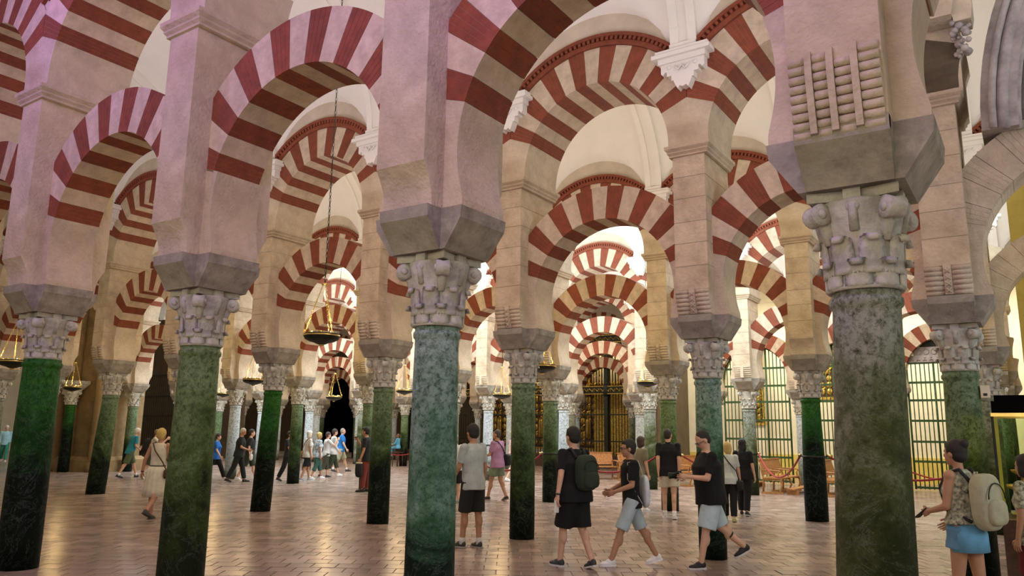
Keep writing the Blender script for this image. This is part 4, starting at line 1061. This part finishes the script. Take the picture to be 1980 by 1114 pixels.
        sh_ = obj('shoe', remesh(sb_, .009 if near else .014, 'shoe', [fab(shoes[0], .6)], 1), root)
        so = MB(); ol = [(.038, -.055), (.042, 0), (.046, .08), (.042, .14), (.022, .178), (-.022, .178), (-.042, .14), (-.046, .08), (-.042, 0), (-.038, -.055), (0, -.07)]
        so.prism(ol, -.082, -.060, 'z'); so.v = [tuple(P_ @ Vector(v)) for v in so.v]; obj('sole', so.mesh('sole', [fab(shoes[1], .7)]), sh_)
        if near:
            lb = MB()
            for j in range(4): lb.tube([P_ @ Vector((-.022, .02+.022*j, .006-.010*j)), P_ @ Vector((0, .025+.022*j, .012-.010*j)), P_ @ Vector((.022, .02+.022*j, .006-.010*j))], .0035, 5)
            obj('laces', lb.mesh('laces', [fab(shoes[1])]), sh_)
        if sock:
            kb = MB(); kb.tube([an+Vector((0, 0, -.03)), an.lerp(kn, .16)], [.044, .044], 14); obj('sock', kb.mesh('sock', [fab(sock)]), root)
    if watch:
        sh, el, wr_, v, s = A[0]; wb_ = MB(); wb_.tube([wr_-v*.022, wr_-v*.002], [.030, .030], 14); obj('watch', wb_.mesh('watch', [fab((.01, .01, .01), .4)]), root)
    if tattoo:
        hp0, kn, an, pt = J[tattoo]; q = kn.lerp(an, .4); zz = MB(); ax = (an-kn).normalized()
        zz.tube([q+ax*.0, q+ax*.02], [.0525, .0525], 16)
        obj('calf_band', zz.mesh('calf_band', [fab((.03, .03, .03))]), root)
    root.scale = (sc, sc, sc)
    W_ = Matrix.Translation((x, y, 0)) @ Matrix.Rotation(rz, 4, 'Z') @ Matrix.Scale(sc, 4)
    PEOPLE[key] = dict(W=W_, T=T, A=A, HT=HT, rz=rz, sc=sc, J=J); return root
def bag_obj(name, label, cat, parts, W_, group=None):
    t = thing(name, label, cat, W_.translation, 0, group); t.matrix_world = W_
    for nm, mb_, m in parts: obj(nm, mb_.mesh(nm, [m]), t)
    return t
def softbox(c, r, m, p=.5, seg=20, rings=14):
    mb = MB(); mb.ell((0, 0, 0), (1, 1, 1), seg, rings); f = lambda t: math.copysign(abs(t)**p, t)
    mb.v = [(c[0]+r[0]*f(x), c[1]+r[1]*f(y), c[2]+r[2]*f(z)) for x, y, z in mb.v]; return mb
def backpack(key, label, col, flower=None, w=.16, hgt=.23):
    P = PEOPLE[key]; Wt = P['W'] @ P['T']; m = fab(col)
    b = softbox((0, -.235, 1.16), (w, .095, hgt), m, .6); k = softbox((0, -.32, 1.07), (w*.78, .05, hgt*.45), m, .6)
    st = MB()
    for s in (-1, 1): st.tube([(s*.09, -.16, 1.34), (s*.10, -.07, 1.455), (s*.115, .05, 1.42), (s*.125, .118, 1.28), (s*.14, .07, 1.08), (s*.13, -.15, .98)], .018, 6)
    hd = MB(); hd.tube([(-.03, -.16, 1.38), (-.02, -.17, 1.43), (.02, -.17, 1.43), (.03, -.16, 1.38)], .01, 6)
    zp = MB(); zp.tube([(w*.8*math.cos(t), -.335-.0, 1.19+hgt*.55*math.sin(t)) for t in [PI*j/10 for j in range(11)]], .006, 5)
    return bag_obj('backpack', label, 'backpack', [('bag', b, flower or m), ('front_pocket', k, m), ('strap', st, fab((.02, .02, .02)) if not flower else flower), ('handle', hd, m), ('zip', zp, M['dark_iron'])], Wt)
def shoulder_bag(key, label, col, side=1, z=.80, long=True, sz=(.07, .13, .11)):
    P = PEOPLE[key]; Wt = P['W'] @ P['T']; m = fab(col)
    b = softbox((side*.235, -.03, z), sz, m, .5); fl = softbox((side*(.235+sz[0]*.35), -.03, z+sz[2]*.3), (sz[0]*.8, sz[1]*.95, sz[2]*.65), m, .5)
    st = MB(); o = -side if long else side
    st.tube([(side*.225, -.08, z+.09), (side*.18, -.14, 1.08), (0 if long else side*.15, -.155, 1.3), (o*.10, -.09, 1.44), (o*.11, .02, 1.465), (o*.08, .13, 1.36), (side*.10, .16, 1.1), (side*.235, .05, z+.09)], .012, 6)
    return bag_obj('shoulder_bag', label, 'bag', [('pouch', b, m), ('flap', fl, m), ('strap', st, m)], Wt)
def handheld(key, side, label, name, cat, parts, rot=(0, 0, 0)):
    P = PEOPLE[key]; sh, el, wr_, v, s = P['A'][side]
    c = P['W'] @ (wr_+v*.10); Wt = Matrix.Translation(c) @ Matrix.Rotation(P['rz'], 4, 'Z') @ Euler(rot).to_matrix().to_4x4()
    return bag_obj(name, label, cat, parts, Wt)
def phone_parts(m=None):
    a = MB(); a.box(-.037, .037, -.005, .005, -.075, .075); b = MB(); b.box(-.034, .034, .005, .0062, -.070, .070); return [('housing', a, M['dark_iron']), ('screen', b, M['iris'])]
BLK = (.0025, .0025, .003); WHT = (.72, .74, .72)
person('big', 'man in black T-shirt and shorts walking away with a dark backpack', 5.09, 4.14, -38, 1.73, legs=((14, 6), (-6, 20)), arms=((-12, 20, 14, 0), (10, 6, 30, 0)), skin='light', hair=('short', (.012, .010, .008)), top=('tee', BLK), bottom=('shorts', BLK), shoes=((.03, .04, .035), (.62, .62, .58)), fat=1.42, near=True, watch=True)
backpack('big', 'dark green backpack on the back of the man in black shorts', (.02, .035, .018), w=.15, hgt=.22)
handheld('big', 0, 'white leaflet in the lowered left hand of the man in black', 'leaflet', 'leaflet', [('sheet', (lambda m_: (m_.box(-.035, .035, -.003, .003, -.11, .04), m_)[1])(MB()), fab((.7, .68, .6)))])
person('boy', 'teenage boy with glasses, black T-shirt, pale grey shorts and white trainers', 5.57, 4.78, -97, 1.62, legs=((24, 4), (-24, 6)), arms=((10, 6, 62, 20), (12, 6, 58, 20)), skin='tan', hair=('short', (.02, .014, .010)), top=('tee', BLK), bottom=('shorts', (.40, .50, .52)), shoes=((.75, .75, .72), (.8, .8, .78)), fat=.88, near=True, glasses=True)
P = PEOPLE['boy']; tb_ = softbox((.0, -.20, 1.02), (.15, .05, .22), None, .7); s1 = MB()
for s in (-1, 1): s1.tube([(s*.10, -.17, 1.2), (s*.11, -.09, 1.44), (s*.12, .06, 1.42), (s*.15, .08, 1.2), (s*.14, -.12, .86)], .006, 5)
bag_obj('drawstring_bag', 'white drawstring bag on the back of the boy with glasses', 'bag', [('sack', tb_, fab((.62, .68, .72))), ('cord', s1, fab((.6, .6, .6)))], P['W'] @ P['T'])
person('tee', 'man in pale grey T-shirt and black cargo shorts standing behind the central column', 3.12, 4.65, -48, 1.75, legs=((8, 2), (-4, 0)), arms=((16, 6, 22, 5), (-2, 8, 12, 0)), skin='tan', hair=('short', (.015, .012, .01)), top=('tee', (.42, .47, .47)), bottom=('shorts', (.012, .013, .012)), shoes=((.03, .035, .03), (.3, .3, .26)), near=True, watch=True, sock=(.6, .6, .58), head=(-10, 4))
handheld('tee', 0, 'white phone held low by the man in the pale grey T-shirt', 'phone', 'phone', phone_parts(), (.6, 0, 0))
person('cam', 'man in black T-shirt and pale denim shorts looking down at his camera', 6.45, 5.25, -98, 1.72, legs=((14, 3), (-22, 30)), arms=((22, 8, 78, 24), (24, 8, 74, 24)), head=(0, 32), lean=5, skin='light', hair=('crop', (.02, .013, .01)), top=('tee', BLK), bottom=('shorts', (.46, .58, .62)), shoes=((.01, .01, .012), (.6, .6, .6)), fat=1.4, near=True, glasses=True, tattoo=1)
cb_ = MB(); cb_.box(-.065, .065, -.03, .03, -.04, .04); l_ = MB(); l_.lathe([(.036, -.0), (.036, .07), (.04, .075), (.04, .10), (.03, .102)], 18); l_.v = [(x, z+.03, y) for x, y, z in l_.v]; v_ = MB(); v_.box(-.02, .02, -.03, .02, .04, .06)
Pc = PEOPLE['cam']; w0 = (Pc['A'][0][2]+Pc['A'][1][2])/2+Vector((0, .07, .01))
bag_obj('camera', 'black camera in the hands of the man in denim shorts', 'camera', [('housing', cb_, M['dark_iron']), ('lens', l_, M['dark_iron']), ('viewfinder', v_, M['dark_iron'])], Matrix.Translation(Pc['W'] @ w0) @ Matrix.Rotation(Pc['rz'], 4, 'Z'))
person('polo', 'man in black polo and beige shorts standing with hands behind his back', 3.75, 10.4, 12, 1.76, legs=((6, 2), (-8, 4)), arms=((-20, 4, 26, 40), (-20, 4, 26, 40)), head=(-25, 0), skin='light', hair=('crop', (.025, .018, .014)), top=('polo', BLK), bottom=('midshorts', (.52, .48, .36)), shoes=((.7, .7, .68), (.75, .75, .72)), fat=1.15, near=True, sock=(.7, .7, .68))
person('blonde', 'blonde woman in white top and black trousers, seen from behind', 4.86, 10.74, 18, 1.52, legs=((8, 2), (-8, 6)), arms=((18, 6, 40, 10), (4, 10, 20, 0)), skin='light', hair=('bob', (.52, .38, .14)), top=('tee', (.50, .55, .52)), bottom=('pants', BLK), shoes=((.45, .45, .18), (.4, .4, .2)), female=True, near=True, fat=1.1)
shoulder_bag('blonde', 'black shoulder bag carried by the blonde woman in white', (.012, .010, .010), 1, .78)
person('blackw', 'black-haired woman dressed all in black beside the blonde woman', 4.74, 12.05, 32, 1.58, legs=((6, 2), (-8, 6)), arms=((-6, 8, 14, 0), (-4, 12, 16, 0)), head=(-20, 0), skin='light', hair=('long', (.008, .007, .006)), top=('tee', BLK), bottom=('pants', BLK), shoes=((.02, .02, .02), (.45, .45, .42)), female=True, near=True, fat=1.2)
person('behindboy', 'woman mostly hidden behind the boy with glasses, white shoes', 2.80, 11.13, 60, 1.62, legs=((14, 2), (-18, 20)), skin='light', hair=('bob', (.05, .03, .02)), top=('tee', (.20, .19, .12)), bottom=('capri', (.10, .10, .07)), shoes=((.7, .7, .7), (.75, .75, .72)), female=True)
person('mauve', 'man in mauve shirt and green shorts strolling left of the grey green column', -1.13, 11.35, -55, 1.72, legs=((16, 4), (-6, 20)), arms=((14, 10, 70, 20), (5, 8, 15, 0)), head=(12, 0), skin='tan', hair=('crop', (.06, .05, .04)), top=('tee', (.38, .20, .34)), bottom=('midshorts', (.16, .20, .12)), shoes=((.03, .025, .02), (.3, .2, .15)), near=True, fat=1.1)
shoulder_bag('mauve', 'large black bag at the hip of the man in mauve', (.01, .01, .012), 1, .98, sz=(.10, .20, .15))
person('man2', 'grey-haired man in white shirt half hidden behind the central teal column', -1.40, 10.0, -40, 1.60, legs=((4, 0), (-4, 0)), skin='light', hair=('crop', (.30, .29, .24)), top=('tee', (.50, .52, .48)), bottom=('shorts', BLK), shoes=((.3, .3, .3), (.5, .5, .5)), fat=1.15)
person('pink', 'distant woman in a pink dress beyond the man in mauve', -5.2, 18.1, 60, 1.68, skin='light', hair=('bun', (.45, .33, .15)), arms=((20, 6, 90, 10), (20, 6, 90, 10)), top=('tank', (.60, .36, .32)), bottom=('midshorts', (.6, .5, .45)), female=True)
person('blue', 'distant visitor in dark blue beyond the man in mauve', -5.2, 19.0, -30, 1.66, skin='light', hair=('short', (.2, .12, .05)), top=('tee', (.02, .06, .16)), bottom=('pants', (.02, .03, .06)))
person('cream', 'blonde woman in sleeveless cream dress with black belt walking away', -3.39, 3.76, 8, 1.62, legs=((6, 4), (-12, 34)), arms=((-4, 20, 10, 0), (14, 8, 70, 10)), skin='tan', hair=('short', (.56, .40, .12)), top=('dress', (.66, .62, .46)), bottom=('none', None), shoes=((.05, .045, .04), (.04, .04, .035)), female=True, near=True, watch=True)
shoulder_bag('cream', 'brown crossbody bag with long strap on the woman in the cream dress', (.08, .035, .02), 1, .86, sz=(.045, .09, .09))
person('teal', 'white-haired man in teal T-shirt and green shorts bending forward', -15.03, 10.0, 48, 1.68, lean=14, legs=((22, 4), (-20, 8)), arms=((14, 8, 80, 40), (10, 10, 70, 40)), skin='light', hair=('short', (.62, .60, .52)), top=('tee', (.02, .22, .30)), bottom=('shorts', (.09, .12, .05)), shoes=((.02, .03, .02), (.03, .03, .03)), sock=(.7, .7, .7))
person('vest', 'man in white shirt raising a camera, with black bag, right of the teal man', -13.75, 10.0, 70, 1.60, lean=8, legs=((10, 4), (-16, 10)), arms=((55, 10, 90, 20), (55, 10, 90, 20)), skin='light', hair=('crop', (.20, .15, .10)), top=('tee', (.55, .55, .44)), bottom=('shorts', (.04, .05, .03)), shoes=((.5, .5, .5), (.6, .6, .6)))
backpack('vest', 'black backpack on the man in the white shirt raising a camera', (.01, .01, .012))
person('farleft', 'white-haired visitor in pale blue top at the far left edge', -29.61, 12.44, 150, 1.66, skin='light', hair=('short', (.75, .75, .72)), top=('long', (.35, .60, .66)), bottom=('pants', (.03, .22, .14)))
person('bluewoman', 'woman in bright blue top and black trousers striding right', -12.26, 11.3, 85, 1.54, legs=((26, 6), (-26, 16)), arms=((-14, 8, 10, 0), (16, 8, 20, 0)), skin='light', hair=('short', (.03, .02, .01)), top=('tee', (.015, .12, .42)), bottom=('pants', BLK), shoes=((.65, .65, .62), (.7, .7, .7)), female=True, fat=1.15, head=(0, 10))
person('blackman', 'grey-haired man in black shirt and trousers carrying a plastic bag', -10.95, 11.2, 78, 1.69, legs=((16, 4), (-18, 8)), arms=((-8, 8, 10, 0), (14, 8, 62, 0)), head=(0, 22), lean=5, skin='tan', hair=('crop', (.42, .40, .34)), top=('tee', (.006, .012, .010)), bottom=('pants', (.006, .009, .008)), shoes=((.02, .02, .02), (.05, .04, .03)), fat=1.15)
pb = softbox((0, 0, -.19), (.07, .05, .10), None, .7); hb_ = MB()
for s in (-1, 1): hb_.tube([(s*.045, 0, -.12), (s*.025, 0, -.05), (0, 0, .0)], .012, 6)
handheld('blackman', 1, 'white plastic bag hanging from the hand of the man in black', 'plastic_bag', 'bag', [('sack', pb, fab((.72, .74, .72), .4)), ('handles', hb_, fab((.72, .74, .72), .4))])
person('whiteshoes', 'person in white trainers half hidden behind the grey-haired man in black', -11.35, 11.9, 78, 1.66, legs=((18, 4), (-20, 8)), skin='light', hair=('short', (.02, .015, .01)), top=('tee', (.01, .012, .01)), bottom=('shorts', (.02, .03, .015)), shoes=((.7, .7, .68), (.75, .75, .72)))
person('hidden', 'visitor in dark clothes mostly hidden behind the dark green column', -10.3, 12.6, 100, 1.60, skin='tan', arms=((25, 8, 40, 0), (25, 8, 40, 0)), hair=('short', (.02, .015, .01)), top=('tee', (.01, .012, .015)), bottom=('pants', BLK), shoes=((.03, .03, .03), (.05, .05, .05)))
person('w1', 'white-haired woman in white top and black shorts in the walking group', -9.97, 13.13, 55, 1.62, legs=((10, 3), (-12, 8)), skin='tan', hair=('bob', (.62, .60, .52)), top=('tee', (.60, .62, .58)), bottom=('shorts', BLK), shoes=((.22, .24, .26), (.7, .7, .7)), female=True, fat=1.1)
shoulder_bag('w1', 'tan shoulder bag of the white-haired woman in the group', (.26, .13, .05), -1, .86, sz=(.05, .13, .12))
person('w2', 'woman in blue and white batik shirt and teal shorts in the group', -10.45, 14.0, 50, 1.58, legs=((18, 4), (-14, 10)), arms=((-4, 8, 14, 0), (-6, 10, 14, 0)), skin='tan', hair=('short', (.55, .40, .13)), top=('tee', (.03, .15, .28), 'batik'), bottom=('capri', (.03, .10, .08)), shoes=((.7, .72, .72), (.75, .75, .75)), female=True, fat=1.15)
person('w3', 'woman in white long-sleeved top and dark green cropped trousers in the group', -11.1, 15.3, 62, 1.70, legs=((20, 4), (-12, 8)), arms=((4, 6, 40, 20), (4, 6, 40, 20)), skin='light', hair=('short', (.04, .025, .02)), top=('long', (.62, .62, .60)), bottom=('capri', (.03, .045, .02)), shoes=((.7, .7, .68), (.75, .75, .72)), female=True, fat=1.15)
person('w4', 'grey-haired man in blue polo and khaki shorts leading the group', -13.5, 18.0, 80, 1.75, legs=((20, 4), (-16, 8)), arms=((-5, 8, 12, 0), (18, 16, 14, 0)), skin='light', hair=('crop', (.26, .22, .18)), top=('polo', (.012, .17, .50)), bottom=('shorts', (.36, .36, .24)), shoes=((.02, .02, .025), (.04, .04, .04)), sock=(.6, .6, .6))
person('w5', 'person in white top hidden between the white-haired and batik-shirted women', -11.0, 14.9, 60, 1.58, legs=((8, 3), (-14, 6)), arms=((0, 8, 10, 0), (50, 8, 100, 0)), skin='light', hair=('short', (.06, .04, .03)), top=('tee', (.62, .64, .64)), bottom=('capri', (.05, .05, .03)), shoes=((.02, .02, .03), (.1, .1, .1)))
person('phone', 'bearded man in dark shirt speaking into his phone beside the column', -5.33, 11.1, -85, 1.74, legs=((4, 0), (-3, 0)), arms=((4, 6, 18, 0), (38, 10, 112, 20)), head=(-5, 0), lean=4, skin='tan', hair=('short', (.012, .01, .008)), top=('tee', (.01, .012, .012)), bottom=('pants', (.16, .03, .02)), shoes=((.02, .015, .01), (.02, .015, .01)), near=True)
handheld('phone', 1, 'phone held to the mouth of the bearded man', 'phone', 'phone', phone_parts(), (1.2, 0, 0))
P = PEOPLE['phone']; bj = softbox((0, 0, -.20), (.09, .10, .20), None, .7)
handheld('phone', 0, 'black jacket bundle hanging from the hand of the bearded man', 'jacket', 'jacket', [('cloth', bj, fab((.01, .01, .01))), ('lining', softbox((0, 0, -.02), (.07, .09, .025), None, .6), fab((.45, .42, .30)))])
person('child', 'small child in pale blue sitting by the red rope', -15.5, 23.6, -70, 1.30, legs=((80, 80), (85, 80)), arms=((20, 8, 60, 10), (20, 8, 60, 10)), sit=True, skin='light', hair=('bob', (.16, .08, .04)), top=('long', (.10, .38, .60)), bottom=('pants', (.10, .30, .45)), shoes=((.5, .4, .4), (.6, .6, .6)), female=True)
st_ = thing('child_stool', 'low dark stool under the small child in pale blue', 'stool', (-15.5, 23.6, 0)); mb = MB(); mb.box(-.2, .2, -.2, .2, .62, .68); obj('seat', mb.mesh('seat', [M['darkwood']]), st_)
for a_ in (-.17, .17):
    for b_ in (-.17, .17): mb = MB(); mb.tube([(a_, b_, 0), (a_*.9, b_*.9, .63)], .02, 6); obj('leg', mb.mesh('leg', [M['darkwood']]), st_)
person('bp', 'woman in sleeveless floral top and denim shorts with a pale rucksack', 9.39, 3.53, -30, 1.62, legs=((6, 3), (-6, 6)), arms=((8, 8, 70, 20), (4, 8, 50, 20)), skin='tan', hair=('bun', (.012, .008, .006)), top=('tank', (.02, .022, .02), 'flower'), bottom=('short', (.10, .24, .36)), shoes=((.5, .5, .5), (.6, .6, .6)), female=True, near=True, fat=1.1)
backpack('bp', 'pale olive rucksack on the woman in denim shorts', (.38, .37, .24), w=.17, hgt=.26)
handheld('bp', 0, 'dark phone held out by the woman with the rucksack', 'phone', 'phone', phone_parts(), (.9, 0, 0))
Pb = PEOPLE['bp']; jk = MB(); loft(jk, [(.70, .185, .15, -.03), (.86, .20, .155, -.02), (.97, .17, .13, -.01)], Matrix.Identity(4), 24, .03, 7)
bag_obj('tied_shirt', 'light blue shirt tied round the waist of the rucksack woman', 'shirt', [('cloth', jk, fab((.12, .34, .52)))], Pb['W'] @ Pb['T'])
person('rightedge', 'dark-haired visitor in floral blouse and dark red shorts at the right edge', 9.90, 4.1, -25, 1.50, legs=((4, 3), (-4, 6)), skin='tan', hair=('bob', (.01, .007, .006)), top=('tee', (.02, .02, .01), 'flower'), bottom=('shorts', (.10, .008, .012)), shoes=((.3, .3, .3), (.4, .4, .4)), female=True, fat=1.1)
